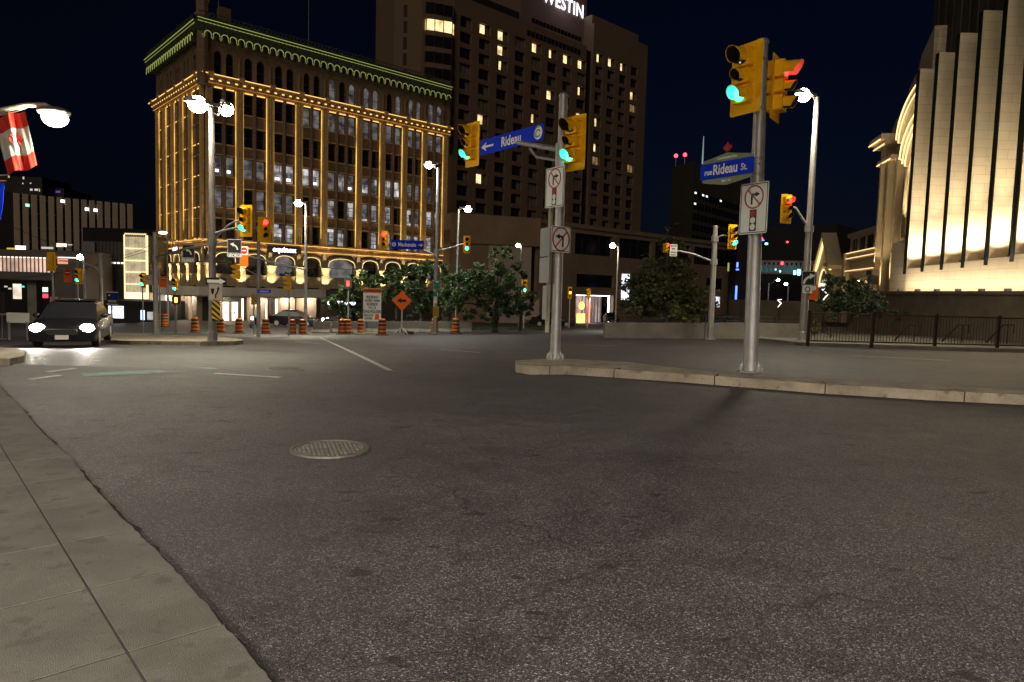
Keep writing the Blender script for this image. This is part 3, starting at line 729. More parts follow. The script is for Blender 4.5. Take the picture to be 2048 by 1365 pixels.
# D pole
pD=G(1420,680,.0);YD=pD.y
aD=Vector((pD.x,pD.y,on(1428,524,YD).z))
pole('light grey signal pole at the low concrete wall with a drooping arm',pD,on(1430,455,YD).z,.13,.10,None,arms=[([aD,on(1385,508,YD-.1),on(1355,502,YD-.1),on(1336,500,YD-.1)],.05,.035),([Vector((pD.x,pD.y,on(1428,478,YD).z)),on(1445,471,YD-.2),on(1462,472,YD-.2)],.035,.03)],bands=(on(1428,475,YD).z,on(1428,485,YD).z))
traffic_light('yellow traffic light lit green right of the light grey pole by the low wall',on(1466,474,YD-.5),10,'green',1.05,.46)
traffic_light('red lit traffic light at the arm tip, in front of the conical tree',on(1332,497,YD-.3),20,'red',.5,.30,face=0)
sign('road_sign','small white text sign beside the red light in front of the conical tree',on(1347,501,YD-.2),4,.32,.52,SWHT,[('lettering',lambda m:(m.text('MOTOR',0,.18,.09,-.005,.8,.002),m.text('BIKE',0,.06,.09,-.005,.8,.002),m.text('SIGNAL',0,-.09,.09,-.005,.8,.002),m.text('SIGNAL',0,-.2,.09,-.005,.8,.002)),SBLK)],None)
# far small signals in front of the mall
traffic_light('small far traffic light lit green among the trees in front of the mall',on(1049,574,58),0,'green',1.2,.5)
traffic_light('small far traffic light lit amber beside the mall entrance',on(1140,586,64),0,'amber',1.1,.45)
traffic_light('small unlit traffic light in front of the glazed mall entrance',on(1177,588,62),-60,'none',1.0,.4)
for px,py,Y_,lb in((1049,590,58.2,'thin post under the small far green light among the trees'),(1140,600,64.2,'thin post under the small far amber light'),(1177,600,62.2,'thin post under the unlit signal at the mall entrance')):
    P=at(px,py,Y_);pole(lb,Vector((P.x,P.y,gz(P.x,P.y))),P.z+.6,.06,.05,None,baseplate=False,name='sign_post')
# ================================================================= BUILDINGS
def arch_cell(mb,x0,x1,z0,z1,a0,a1,zs,sp_,rise,y0,y1,n=10,pw=1.0):
    """wall panel x0..x1,z0..z1 with an arched hole a0..a1, sill zs, spring sp_, rise"""
    c=(a0+a1)/2;h=(a1-a0)/2
    if zs>z0:mb.box(x0,x1,y0,y1,z0,zs)
    mb.box(x0,a0,y0,y1,zs,z1);mb.box(a1,x1,y0,y1,zs,z1)
    P=[]
    for i in range(n+1):
        t=math.pi-math.pi*i/n;P.append((c+h*math.cos(t),sp_+rise*(math.sin(t)**pw if i not in(0,n) else 0)))
    for i in range(n):
        (xa,za),(xb,zb)=P[i],P[i+1]
        mb.prism([(xa,za),(xb,zb),(xb,z1),(xa,z1)],y0,y1)
def arch_strip(mb,a0,a1,sp_,rise,wd,y0,y1,n=12,pw=1.0,foot=None):
    c=(a0+a1)/2;h=(a1-a0)/2;P=[]
    if foot is not None:P.append((c-h,c-h-wd,foot,foot))
    for i in range(n+1):
        t=math.pi-math.pi*i/n;s_=(math.sin(t)**pw if i not in(0,n) else 0)
        P.append((c+h*math.cos(t),c+(h+wd)*math.cos(t),sp_+rise*s_,sp_+(rise+wd)*s_))
    if foot is not None:P.append((c+h,c+h+wd,foot,foot))
    for (xi,xo,zi,zo),(xi2,xo2,zi2,zo2) in zip(P[:-1],P[1:]):
        mb.prism([(xi,zi),(xo,zo),(xo2,zo2),(xi2,zi2)][::-1],y0,y1)
# ---------------- floodlit corner building
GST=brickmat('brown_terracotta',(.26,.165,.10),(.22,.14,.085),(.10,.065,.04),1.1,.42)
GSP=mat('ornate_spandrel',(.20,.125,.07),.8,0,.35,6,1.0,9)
GPI=mat('gold_lit_terracotta',(.62,.40,.17),.75,0,.25,3,.6,14)  # golden wash of the facade lighting put into the stone colour
GIV=brickmat('cream_ground_stone',(.46,.37,.24),(.40,.32,.20),(.22,.17,.11),.9,.45)
LEDG=glow('golden_led_line',(1,.60,.13),.95,.6,.35)
LEDC=glow('cornice_led_line',(1,.62,.18),1.5)
LEDY=glow('greenish_led_and_lit_trim',(.66,.74,.20),.45)
COPP=mat('weathered_copper',(.06,.075,.04),.7,0,.4,2,.5,10)
OFF=mat('office_glass',(.015,.015,.017),.15,0,.2,.6)
def litoffice():
    m=bpy.data.materials.new('lit_office_glass');m.use_nodes=True;n=m.node_tree.nodes;l=m.node_tree.links;b=n['Principled BSDF']
    b.inputs['Base Color'].default_value=(.02,.02,.022,1);b.inputs['Roughness'].default_value=.2
    tc=n.new('ShaderNodeTexCoord');v=n.new('ShaderNodeTexBrick');v.inputs['Scale'].default_value=1;v.inputs['Brick Width'].default_value=1.3;v.inputs['Row Height'].default_value=1.05;v.inputs['Mortar Size'].default_value=.03
    v.inputs['Color1'].default_value=(.04,.04,.045,1);v.inputs['Color2'].default_value=(.42,.42,.44,1);v.inputs['Mortar'].default_value=(0,0,0,1)
    no=n.new('ShaderNodeTexNoise');no.inputs['Scale'].default_value=1.3;no.inputs['Detail'].default_value=4;l.new(tc.outputs['Object'],no.inputs['Vector'])
    sx=n.new('ShaderNodeSeparateXYZ');l.new(tc.outputs['Object'],sx.inputs[0]);cb=n.new('ShaderNodeCombineXYZ');l.new(sx.outputs[0],cb.inputs[0]);l.new(sx.outputs[2],cb.inputs[1]);l.new(cb.outputs[0],v.inputs['Vector'])
    mx=n.new('ShaderNodeMixRGB');mx.blend_type='MULTIPLY';mx.inputs[0].default_value=1;l.new(v.outputs['Color'],mx.inputs[1])
    r=n.new('ShaderNodeValToRGB');r.color_ramp.elements[0].position=.35;r.color_ramp.elements[1].position=.7;r.color_ramp.elements[0].color=(.25,.24,.25,1);r.color_ramp.elements[1].color=(2.2,2.1,2.0,1)
    l.new(no.outputs['Fac'],r.inputs[0]);l.new(r.outputs[0],mx.inputs[2]);l.new(mx.outputs[0],b.inputs['Emission Color']);b.inputs['Emission Strength'].default_value=1.0
    return m
OLIT=litoffice()
ODIM=glow('dim_office_glow',(.20,.19,.20),.4,.8,1.2)
OWHT=glow('ceiling_light_panel',(1,.97,.92),3)
gold=thing('corner_building','floodlit golden corner building with arched top windows and a green lit cornice','building',(-32.85,73,gz(-32.85,73)))
C0=Vector((-32.85,73,0));FR=frame(C0,47.5)
Llen=17.3
Lo=FR@Vector((0,Llen,0));FL=frame(Lo,137.5)
m=MB(FR);m.box(.55,31.8,.55,Llen,-3.2,28.0);m.build('core_wall',mat('dark_core',(.05,.04,.035),.9),gold)
rows=[(6.25,8.35),(9.6,11.75),(12.95,15.05),(16.3,18.4),(19.8,21.95)]
gw=[];spots=[]
def facade(F,edges,nw,L,side):
    wall=MB(F);span=MB(F);pil=MB(F);led=MB(F);cled=MB(F);orn=MB(F);arch=MB(F);base=MB(F);cor=MB(F);yled=MB(F);cop=MB(F);cols=MB(F);par=MB(F);mul=MB(F);par2=MB(F)
    e0,e1=edges[0],edges[-1]
    wall.box(0,e0+.35,0,.55,-3,28);wall.box(e1-.35,L,0,.55,-3,28)
    for k,x in enumerate(edges):
        if 0<k<len(edges)-1 or True:
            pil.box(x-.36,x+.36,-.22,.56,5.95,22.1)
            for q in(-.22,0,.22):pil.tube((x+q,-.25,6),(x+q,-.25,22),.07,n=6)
            if (side,k) in(('R',0),('L',len(edges)-1)):continue
            for q in(-.40,.40):led.box(x+q-.045,x+q+.045,-.06,-.02,6.0+random.uniform(0,1.4),22.0)
    for k in range(len(edges)-1):
        a=edges[k]+.36;b_=edges[k+1]-.36;n=nw[k];wd=(b_-a)/n
        for i in range(n+1):
            x=a+wd*i;q=.17
            if 0<i<n:mul.box(x-q,x+q,-.02,.56,6.0,22.1);mul.tube((x,-.05,6),(x,-.05,22),.07,n=6);mul.box(x-.09,x+.09,-.16,-.04,21.7,22.15)
        zz=[6.0]+[z for r_ in rows for z in r_]+[22.15]
        for i in range(0,len(zz)-1,2):
            (span if (k in(0,4,8) and side=='R') or side=='L' else wall).box(a,b_,.10,.56,zz[i],zz[i+1])
            cor.box(a,b_,.02,.1,zz[i+1]-.13,zz[i+1]);cor.box(a,b_,.0,.1,zz[i],zz[i]+.10)
        for ri,(z0,z1) in enumerate(rows):
            for i in range(n):gw.append((F,a+wd*i+.15,a+wd*(i+1)-.15,z0,z1,0,side,k,ri,i))
        for i in range(n):cled.box(a+wd*i+.22,a+wd*(i+1)-.22,-.06,-.0,21.98,22.07)
        if side=='L':
            for z in zz[1:-1:2]:
                for i in range(n):cled.box(a+wd*i+.25,a+wd*(i+1)-.25,-.02,.015,z-.06,z)
        # top storey arches
        for i in range(n):
            x0=edges[k] if i==0 else a+wd*i;x1=edges[k+1] if i==n-1 else a+wd*(i+1)
            w0=a+wd*i+.2;w1=a+wd*(i+1)-.2
            arch_cell(arch,x0,x1,23.1,26.95,w0,w1,23.35,25.25,.62,0,.55)
            gw.append((F,w0,w1,23.35,25.87,.62,side,k,5,i))
        arch_strip(arch,edges[k]+.25,edges[k+1]-.25,25.35,1.25,.12,-.07,0,14)
        arch.tube((edges[k],-.03,23.1),(edges[k],-.03,25.6),.14,n=8)
        # ground arches
        c0=edges[k]+.52;c1=edges[k+1]-.52
        arch_cell(base,edges[k],edges[k+1],1.2,5.95,c0,c1,2.4,3.75,1.0,0,.55,12,.62)
        arch_strip(cols,c0,c1,3.75,1.0,.22,-.16,0,14,.62)
        arch_strip(cols,c0+.0,c1-.0,3.75,1.0,.07,-.24,-.16,14,.62);arch_strip(par2,c0+.03,c1-.03,3.73,.98,.06,-.27,-.245,14,.62)
        gw.append((F,c0,c1,2.4,4.75,1.0,side,k,-1,0))
        par.box(edges[k]+.4,edges[k+1]-.4,-.35,-.2,1.15,2.35)
        par.box(edges[k]+.4,edges[k+1]-.4,-.42,-.15,2.28,2.42)
        for q in range(5):
            x=edges[k]+.55+(edges[k+1]-edges[k]-1.1)*q/4;par.box(x-.05,x+.05,-.39,-.35,1.2,2.28)
    for x in edges:
        cols.box(x-.5,x+.5,-.5,0,1.1,3.3);cols.box(x-.6,x+.6,-.6,0,3.3,3.55);cols.box(x-.58,x+.58,-.58,0,1.0,1.3)
        cols.prism([(x-.52,3.55),(x+.52,3.55),(x+.16,4.9),(x+.16,5.2),(x-.16,5.2),(x-.16,4.9)],-.18,0)
        spots.append((F,x))
    # cornices
    cor.box(-.3,L,-.35,.0,5.85,6.0);cor.box(-.2,L,-.22,0,5.2,5.32);cor.box(0,L,-.05,0,5.32,5.85)
    cled.box(-.3,L,-.37,-.31,6.0,6.05);cled.box(-.2,L,-.24,-.2,5.32,5.36)
    cor.box(0,L,-.25,0,22.15,22.35);cor.box(-.5,L+.1,-.75,0,22.95,23.1);cor.box(-.2,L,-.35,0,22.35,22.95)
    cled.box(-.5,L,-.79,-.73,23.1,23.17);cled.box(-.3,L,-.29,-.25,22.35,22.4)
    x=.5
    while x<L-.3:
        cor.box(x-.2,x+.2,-.62,-.35,22.5,22.95);cled.box(x-.14,x+.14,-.64,-.62,22.55,22.68);x+=.86
    for x in edges:cor.box(x-.3,x+.3,-.85,-.0,23.0,23.35)
    # overhanging crown
    LE=L-.5 if side=='R' else L
    cop.box(-.9,LE,-.95,.3,27.35,28.25);cop.box(-1.0,LE+.1,-1.05,.3,28.25,28.42)
    yled.box(-1.0,LE,-1.1,-1.06,28.36,28.42);yled.box(-.95,LE,-1.0,-.96,28.08,28.13)
    x=-.4
    while x<LE-.7:
        P=[(x+.43+.34*math.cos(math.pi-math.pi*i/8),-.99,26.95+.34*math.sin(math.pi*i/8)) for i in range(9)]
        yled.path(P,.035,5)  # arches and pendants glow themselves, standing for stone lit by the LED lines
        for dz in(0,.13,.26):
            for dx in((-.09,.09) if dz<.2 else (0,)):yled.ball((x+dx+.02,-.98,26.85-dz),.045,6,4)
        cop.tube((x,-.99,27.0),(x,-.99,28.2),.035,n=6);cop.tube((x+.43,-.99,27.3),(x+.43,-.99,28.2),.03,n=6)
        cop.prism([(x,26.6),(x+.05,26.6),(x+.86,27.0),(x+.86,27.35),(x,27.35)],-.9,-.1) if False else cop.box(x-.06,x+.06,-.94,0,26.75,27.35)
        # cresting
        cop.path([(x,-1.0,28.42),(x+.2,-.95,28.95),(x+.43,-.9,29.15),(x+.66,-.95,28.95),(x+.86,-1.0,28.42)],.035,5)
        cop.path([(x+.43,-1.0,28.42),(x+.3,-.95,28.8),(x,-.9,29.15)],.03,5);cop.path([(x+.43,-1.0,28.42),(x+.56,-.95,28.8),(x+.86,-.9,29.15)],.03,5)
        x+=.86
    cop.box(-.8,L,-.92,-.88,29.12,29.18);cop.box(-.6,L,-.6,.2,28.42,28.9)
    wall.box(0,L,-.02,.55,26.95,27.4)
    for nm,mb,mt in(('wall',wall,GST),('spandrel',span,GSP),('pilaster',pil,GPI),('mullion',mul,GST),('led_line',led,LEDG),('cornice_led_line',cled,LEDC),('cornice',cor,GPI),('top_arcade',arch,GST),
                    ('ground_arcade',base,GST),('column',cols,GIV),('balustrade',par,GIV),('arch_led_line',par2,glow('arch_led_cream',(1,.78,.36),1.4)),('crown_led_and_lit_trim',yled,LEDY),('crown',cop,COPP)):
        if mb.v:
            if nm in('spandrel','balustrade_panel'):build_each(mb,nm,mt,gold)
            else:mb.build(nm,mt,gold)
eR=[.4,3.6,7.0,10.4,13.6,18.2,21.5,24.8,27.9,31.3]
eL=[.8,3.6,6.8,9.9,13.0,16.7]
facade(FR,eR,[2,2,2,2,3,2,2,2,2],32.0,'R')
facade(FL,eL,[2,2,2,2,2],17.3,'L')
# corner pier and finial
m=MB(FR);m.lathe([(.55,22),(.55,28.6),(.75,28.8),(.75,29.0),(.6,29.1),(.6,30.2),(.78,30.4),(.78,31.1),(.4,31.3),(.12,31.8),(.03,33)],(-.3,-.3,0),8);m.build('corner_turret',GST,gold)
m=MB(FR);m.box(3,4.2,4,5,28,32) ;m.box(15,24,6,12,28,29.6);m.build('roof_plant',GSP,gold)
# windows: the 100 that show largest are parts, the rest one part
lit={('R',3,0),('R',5,0),('R',5,1),('R',7,0)}
def wclass(side,k,r_,i):
    if side=='L':return OFF
    rnd=random.random()
    if r_==-1:return ODIM if rnd<.4 else OFF
    if r_==5:return ODIM if (k>=4 and rnd<.75) else OFF
    if r_==4:return ODIM if k>=3 else OFF
    if r_==3:return OFF
    if r_==2:return OLIT if 1<k<7 and rnd<.75 else ODIM
    if r_==1:return OLIT if k>2 and rnd<.65 else ODIM if rnd<.5 else OFF
    return OLIT if k>1 and rnd<.5 else OFF
def area(wd):
    F,x0,x1,z0,z1=wd[:5];P=[proj(F@Vector(v)) for v in((x0,.3,z0),(x1,.3,z0),(x1,.3,z1),(x0,.3,z1))]
    return abs(sum(P[i][0]*P[(i+1)%4][1]-P[(i+1)%4][0]*P[i][1] for i in range(4)))/2
gw.sort(key=area,reverse=True)
WF=mat('bronze_window_frame',(.05,.04,.03),.5)
rest={};
def winmesh(mp,mf,x0,x1,z0,z1,rise):
    if rise:
        c=(x0+x1)/2;h=(x1-x0)/2;P=[(x0,z0),(x1,z0)]+[(c+h*math.cos(math.pi*i/10),z1-rise+rise*math.sin(math.pi*i/10)) for i in range(11)]
        mp.prism(P,.36,.40);mf.box(x0,x1,.30,.35,z0,z0+.07)
    else:
        mp.box(x0,x1,.36,.40,z0,z1)
        mf.box(x0,x1,.28,.35,z0,z0+.08);mf.box(x0,x1,.28,.35,z1-.08,z1)
    mf.box(x0,x0+.06,.28,.35,z0,z1-rise);mf.box(x1-.06,x1,.28,.35,z0,z1-rise)
    mf.box(x0+.06,x1-.06,.30,.34,z0+(z1-z0)*.48,z0+(z1-z0)*.48+.05)
for idx,wd in enumerate(gw):
    F,x0,x1,z0,z1,rise,side,k,ri,i=wd;mt=wclass(side,k,ri,i)
    if idx<98:
        mf=MB(F);mp=MB(F);winmesh(mp,mf,x0,x1,z0,z1,rise)
        if ri in(5,2) and mt in(ODIM,OLIT) and random.random()<.25:
            mp.m=1;mp.box(x0+.25,x1-.35,.30,.345,z0+.35,z0+.62)
        wo=mf.build('window',WF,gold);mp.build('pane',[mt,OWHT],wo)
    else:
        a=rest.setdefault(mt.name,(mt,MB(),MB()));a[1].M=F;a[2].M=F;winmesh(a[1],a[2],x0,x1,z0,z1,rise)
mm=MB();mats_=[WF];
for key,(mt,p_,f_) in rest.items():
    mats_.append(mt)
    for src,mi in((p_,len(mats_)-1),(f_,0)):
        o_=len(mm.v);mm.v+=src.v;mm.f+=[tuple(a+o_ for a in f) for f in src.f];mm.mi+=[mi]*len(src.f)
o=mm.build('window',mats_,gold);o['kind']='stuff'
for F,x in spots:
    P=F@Vector((x,-1.25,1.25));T=F@Vector((x,-.3,3.3))
    if F==FL and x<2:continue
    lamp('SPOT',P,380,(1,.80,.45),T,.05,90,.8,gold,'column_uplight');lamp('SPOT',F@Vector((x,-1.6,1.3)),1500,(1,.80,.45),F@Vector((x,-.35,4.4)),.05,38,.9,gold,'column_uplight')
# ground storey
m=MB(FR)
m.box(0,32.0,-.3,.6,-3.2,1.0);
m.build('shopfront_wall',mat('dark_shopfront',(.07,.055,.045),.6,0,.3),gold)
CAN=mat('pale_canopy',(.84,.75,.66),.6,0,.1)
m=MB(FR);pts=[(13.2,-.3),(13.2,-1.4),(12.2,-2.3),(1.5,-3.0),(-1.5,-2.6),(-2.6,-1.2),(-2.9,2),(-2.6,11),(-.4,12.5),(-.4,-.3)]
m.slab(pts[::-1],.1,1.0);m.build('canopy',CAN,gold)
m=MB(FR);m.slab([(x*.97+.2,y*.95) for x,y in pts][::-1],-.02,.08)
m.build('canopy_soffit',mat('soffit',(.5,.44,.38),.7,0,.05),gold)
PAN=mat('beige_stone_panel',(.42,.34,.27),.7,0,.12,1)
WARM=glow('warm_interior',(1,.83,.60),2.2,.35,1.2)
WHI=glow('white_interior',(.82,.88,1),3.2,.2,.8)
m=MB(FR)
for a,b_ in((.2,1.3),(4.3,6.1),(7.8,9.5),(10.0,12.2)):m.box(a,b_,-1.0,-.3,-3.1,0)
build_each(m,'stone_panel',PAN,gold)
for a,b_ in((1.6,2.35),(2.55,3.3)):
    m=MB(FR);m.box(a,b_,-.42,-.36,-2.9,-.6);o=m.build('door',WARM,gold)
    m=MB(FR);m.box(a,a+.05,-.46,-.42,-2.9,-.6);m.box(b_-.05,b_,-.46,-.42,-2.9,-.6);m.box(a+.3,a+.42,-.46,-.43,-1.9,-1.6);m.build('door_frame',WF,o)
m=MB(FR);m.box(1.4,3.6,-.5,-.34,-.5,-.1);m.build('door_header',BLK,gold)
m=MB(FR)
for a,b_ in((6.3,6.5),(7.5,7.7),(3.7,3.85),(9.55,9.75)):m.box(a,b_,-.5,-.36,-2.9,-.2)
build_each(m,'light_strip',WARM,gold)
m=MB(FL)
for a,b_ in((9.2,9.7),(12.4,12.9),(15.0,15.4)):m.box(a,b_,-.55,-.45,-3.0,-.5)
build_each(m,'light_strip',WARM,gold)
m=MB(FL);m.box(4.3,6.8,-.5,-.40,-3.4,-.2);build_each(m,'shop_window',WHI,gold)
m=MB(FL);m.box(0,17.3,-.35,.6,-4.2,1.0);m.build('shopfront_wall',mat('dark_shopfront',(.07,.055,.045)),gold)
m=MB(FL)
for a,b_ in((7.2,8.8),(10.2,11.8),(13.4,14.6),(15.8,17.3)):m.box(a,b_,-.9,-.35,-4,0)
build_each(m,'stone_panel',PAN,gold)
for x in(2.0,5.2,8.6,11.2):lamp('POINT',FR@Vector((x,-1.8,-.25)),170,(1,.82,.6),size=.1,parent=gold,name='canopy_downlight')
for x in(8,12,15.5):lamp('POINT',FL@Vector((x,-1.6,-.25)),130,(1,.84,.66),size=.1,parent=gold,name='canopy_downlight')
for x in(15,20,26,31):lamp('POINT',FR@Vector((x,-1.4,-.2)),9,(1,.85,.7),size=.1,parent=gold,name='shop_light')
SWG=glow('white_letter_glow',(.82,.86,1),5)
def shop_sign(label,F,x,z,txt,size,y=-.6,mt=None,bw=None,bh=None):
    t=thing('shop_sign',label,'sign',F@Vector((x,y,z)));m=MB(F);m.box(x-(bw or len(txt)*size*.32),x+(bw or len(txt)*size*.32),y+.02,y+.1,z-(bh or size*.6),z+(bh or size*.6));m.build('panel',BLK,t)
    m=MB(F@Matrix.Translation((x,y,z)));m.text(txt,0,0,size,-.01,1,.01);m.build('lettering',mt or SWG,t);return t
shop_sign('white glowing letters on the floodlit facade above the pale canopy',FR,8.5,5.4,'equinox',.85,-.55,None,2.0,.42)
shop_sign('white glowing letters behind the trees at street level of the floodlit building',FR,15.6,-.6,'COURTYARD',.62,-.8)
shop_sign('small white glowing sign on the shaded side of the floodlit building',FL,9,5.1,'Gold',.8,-.6)
# masts on the roof
for k,(px,pyt,pyb,Y,lb) in enumerate(((617,-40,95,88,'tall thin antenna mast rising behind the green lit roof edge'),(437,-30,40,84,'faint thin mast just right of the corner turret'),(1406,272,325,0,''))):
    if not Y:continue
    a=at(px,pyb,Y);b_=at(px,pyt,Y);m=MB();m.tube((a.x,a.y,28.0),(a.x,a.y,b_.z),.07,.04,n=8);tag(m.build('antenna_mast',STEELD),lb,'mast')
# ---------------- tall hotel tower
HW=brickmat('tan_hotel_concrete',(.20,.13,.08),(.185,.12,.075),(.2,.13,.08),3,1.45)
HG=mat('hotel_glass',(.018,.016,.015),.18,0,.5,.3)
hotel=thing('hotel_tower','tall brown hotel tower with a grid of windows and white rooftop lettering','building',(-12.9,134,gz(-12.9,134)))
W0=(-12.9,134);FW=frame(W0,47.5)
def tW(px):return along(px,W0,47.5)
def zW(px,py):
    t=tW(px);P=FW@Vector((t,0,0));return at(px,py,P.y).z
zt1=zW(1022,38);tend=tW(1276)
zr=[zW(925,35+29.4*i) for i in range(3)]
fl=2.92;ztop=zW(925,36)       # top of the first window row near the left end
tS0,tS1=tW(1157),tW(1170)
m=MB(FW);m.box(.7,tend,.7,22,-4,zt1-.5);m.build('core_wall',HG,hotel)
w=MB(FW)
zb=3.0;nrow=int((ztop-zb)/fl)
zbot=ztop-nrow*fl
ps=[(1.6+4.8*i) for i in range(8)]
# piers, left section
cells=[]
for i in range(8):
    x=1.75+4.78*i
    if x+2.7>tS0:break
    cells.append((x,x+2.85))
rc=[]
for i in range(6):
    x=tS1+1.0+4.35*i
    if x+2.6<tend+.1:rc.append((x,x+2.6))
def pierset(cl,x0,x1,z0,z1):
    e=x0
    for a,b_ in cl:
        w.box(e,a,0,.7,z0,z1);e=b_
    w.box(e,x1,0,.7,z0,z1)
pierset(cells,0,tS0,zbot,ztop);pierset(rc,tS1,tend,zbot-6,ztop+fl)
wh=2.0
def spans(cl,z_hi,n):
    for k in range(n+1):
        zt_=z_hi-k*fl
        for a,b_ in cl:w.box(a,b_,.06,.7,zt_-fl,zt_-wh)
spans(cells,ztop,nrow+1);spans(rc,ztop+fl,nrow+1)
w.box(0,tS0,0,.7,ztop,zt1);w.box(0,tS1,0.0,.7,-4,zbot-2)
zR=zW(1172,28);w.box(tS1,tend,-.0,.7,ztop+fl,zW(1276,92))
w.box(tS1,tend-3,.7,6,ztop+fl,zR)
w.box(-.02,.68,.7,22,-4,zt1)
w.build('wall',HW,hotel)
m=MB(FW);m.box(tS1-.0,tend-3.2,6,16,zR-2,zR-.1);m.box(tS0,tS1,2.0,8,-4,zt1-1)
m.build('recess',mat('dark_recess',(.03,.022,.017),.8),hotel)
# chamfered corner with bay windows, left end wall
ang=Vector((-6.0,1.2));
m=MB(FW);m.slab([(0,0),(0,6),(-4.2,12),(-9.6,12),(-9.6,5.4),(-8.6,4.2),(-6.2,1.4)][::-1],-4,zt1-.3)
m.build('corner_wall',HW,hotel)
bay=[(-.1,-.35),(-1.0,-.9),(-4.2,.2),(-5.6,1.0),(-5.6,2.5),(-.1,2)]
hotel_lit=[(963,60),(1000,75),(997,103),(997,131),(1063,98),(1095,111),(1123,120),(1149,128),(1205,94),(1222,103),(1243,111),(1265,120),(1175,109),(1172,175),(1265,186),(1091,188),(958,231),(1058,231),(1117,246),(1174,245),(1194,251),(1189,294),(957,371)]
dimlit=[(1191,315),(1255,348),(1262,209)]
HL=glow('warm_room_light',(1,.72,.34),1.25,.5,.8);HD=glow('dim_room_light',(.9,.55,.25),.22,.5,.8);HB=glow('blue_screen_light',(.1,.25,1),.5)
HC=mat('drawn_curtain',(.20,.16,.125),.9,0,.3,3)
wins=[]
for cl,zh,n in((cells,ztop,nrow),(rc,ztop+fl,nrow+1)):
    for a,b_ in cl:
        for k in range(n):
            z1=zh-k*fl;c=proj(FW@Vector(((a+b_)/2,0,z1-wh/2)));wins.append((a,b_,z1-wh,z1,c))
litset={}
for q,(px,py) in enumerate(hotel_lit+dimlit):
    b_=min(wins,key=lambda w_:(w_[4][0]-px)**2+(w_[4][1]-py)**2);litset[b_[:4]]='L' if q<len(hotel_lit) else 'D'
wins.sort(key=lambda w_:-(w_[1]-w_[0])/(FW@Vector((w_[0],0,0))).y**2*(10 if w_[:4] in litset else 1)*(1 if w_[4][1]<440 and w_[4][1]>-60 else .01))
restw=MB(FW);litn=0
HM=[mat('hotel_window_frame',(.045,.035,.03),.5),HG,HC,HL,HD,HB]
def hotwin(mb,a,b_,z0,z1,kind,base):
    mb.m=0;mb.box(a,b_,.50,.56,z0,z0+.10);mb.box(a,b_,.50,.56,z1-.1,z1);mb.box(a,a+.09,.5,.56,z0,z1);mb.box(b_-.09,b_,.5,.56,z0,z1);c=a+(b_-a)*.62;mb.box(c-.05,c+.05,.5,.56,z0,z1)
def hotpane(mb,a,b_,z0,z1,kind):
    c=a+(b_-a)*.62;v=random.random()*.999
    if kind=='L':
        l_,r_=((a+.1,c-.05) if v<.6 else (a+.9,a+1.5))
        mb.m=3;mb.box(l_,r_,.57,.6,z0+.12,z1-.1);mb.m=2;mb.box(c+.05,b_-.1,.57,.6,z0+.1,z1-.1)
        if v>=.6:mb.box(a+.1,l_,.57,.6,z0+.1,z1-.1)
    elif kind=='D':mb.m=4;mb.box(a+.1,b_-.1,.57,.6,z0+.1,z1-.1)
    else:
        mb.m=2 if v<.14 else 1;mb.box(a+.1,c-.05,.57,.6,z0+.1,z1-.1)
        mb.m=2 if v<.45 else 1;mb.box(c+.05,b_-.1,.57,.6,z0+.1,z1-.1)
for idx,(a,b_,z0,z1,c) in enumerate(wins):
    kind=litset.get((a,b_,z0,z1))
    if idx<96:
        m=MB(FW);hotwin(m,a,b_,z0,z1,kind,0);wo=m.build('window',HM,hotel);m=MB(FW);hotpane(m,a,b_,z0,z1,kind);m.build('pane',HM,wo)
    else:
        hotwin(restw,a,b_,z0,z1,kind,0);hotpane(restw,a,b_,z0,z1,kind)
o=restw.build('window',HM,hotel);o['kind']='stuff'
for k in range(9):
    z1=zW(903,22)-k*fl*1.0
    m=MB(FW);m.slab([(x*.98-.05,y-.15) for x,y in bay][::-1],z1-2.1,z1)
    litb=(k==1);o=m.build('bay_window',HL if litb else HG,hotel)
    m=MB(FW)
    for x,y in((-.1,-.5),(-1.0,-1.05),(-2.6,-.52),(-4.2,.05),(-5.6,.85)):m.box(x-.06,x+.06,y-.1,y+.1,z1-2.1,z1)
    build_each(m,'frame',HM[0],o)
    m=MB(FW);m.slab([(x,y-.15) for x,y in bay][::-1],z1-3.0,z1-2.1);m.build('bay_sill',HW,hotel)
m=MB(FW)
for k in range(5):m.slab([(-8.5,4.0),(-8.05,3.47),(-7.9,3.7),(-8.4,4.3)],ztop-k*fl-2.2,ztop-k*fl)
build_each(m,'slit_window',mat('dark_slit',(.012,.010,.009),.7),hotel)
m=MB(FW)
for a,b_,pz,hh in((tW(1040),tW(1146),(60,70),.9),(tW(1048),tW(1146),(30,40),.7)):
    z=zW(1040,pz[0]) if pz[0]==60 else zW(1070,45)
    n_=14
    for i in range(n_):
        x=a+(b_-a)*i/n_;m.box(x,x+(b_-a)/n_*.86,-.02,.02,z-hh-.2,z+.1)
build_each(m,'band_window',HG,hotel)
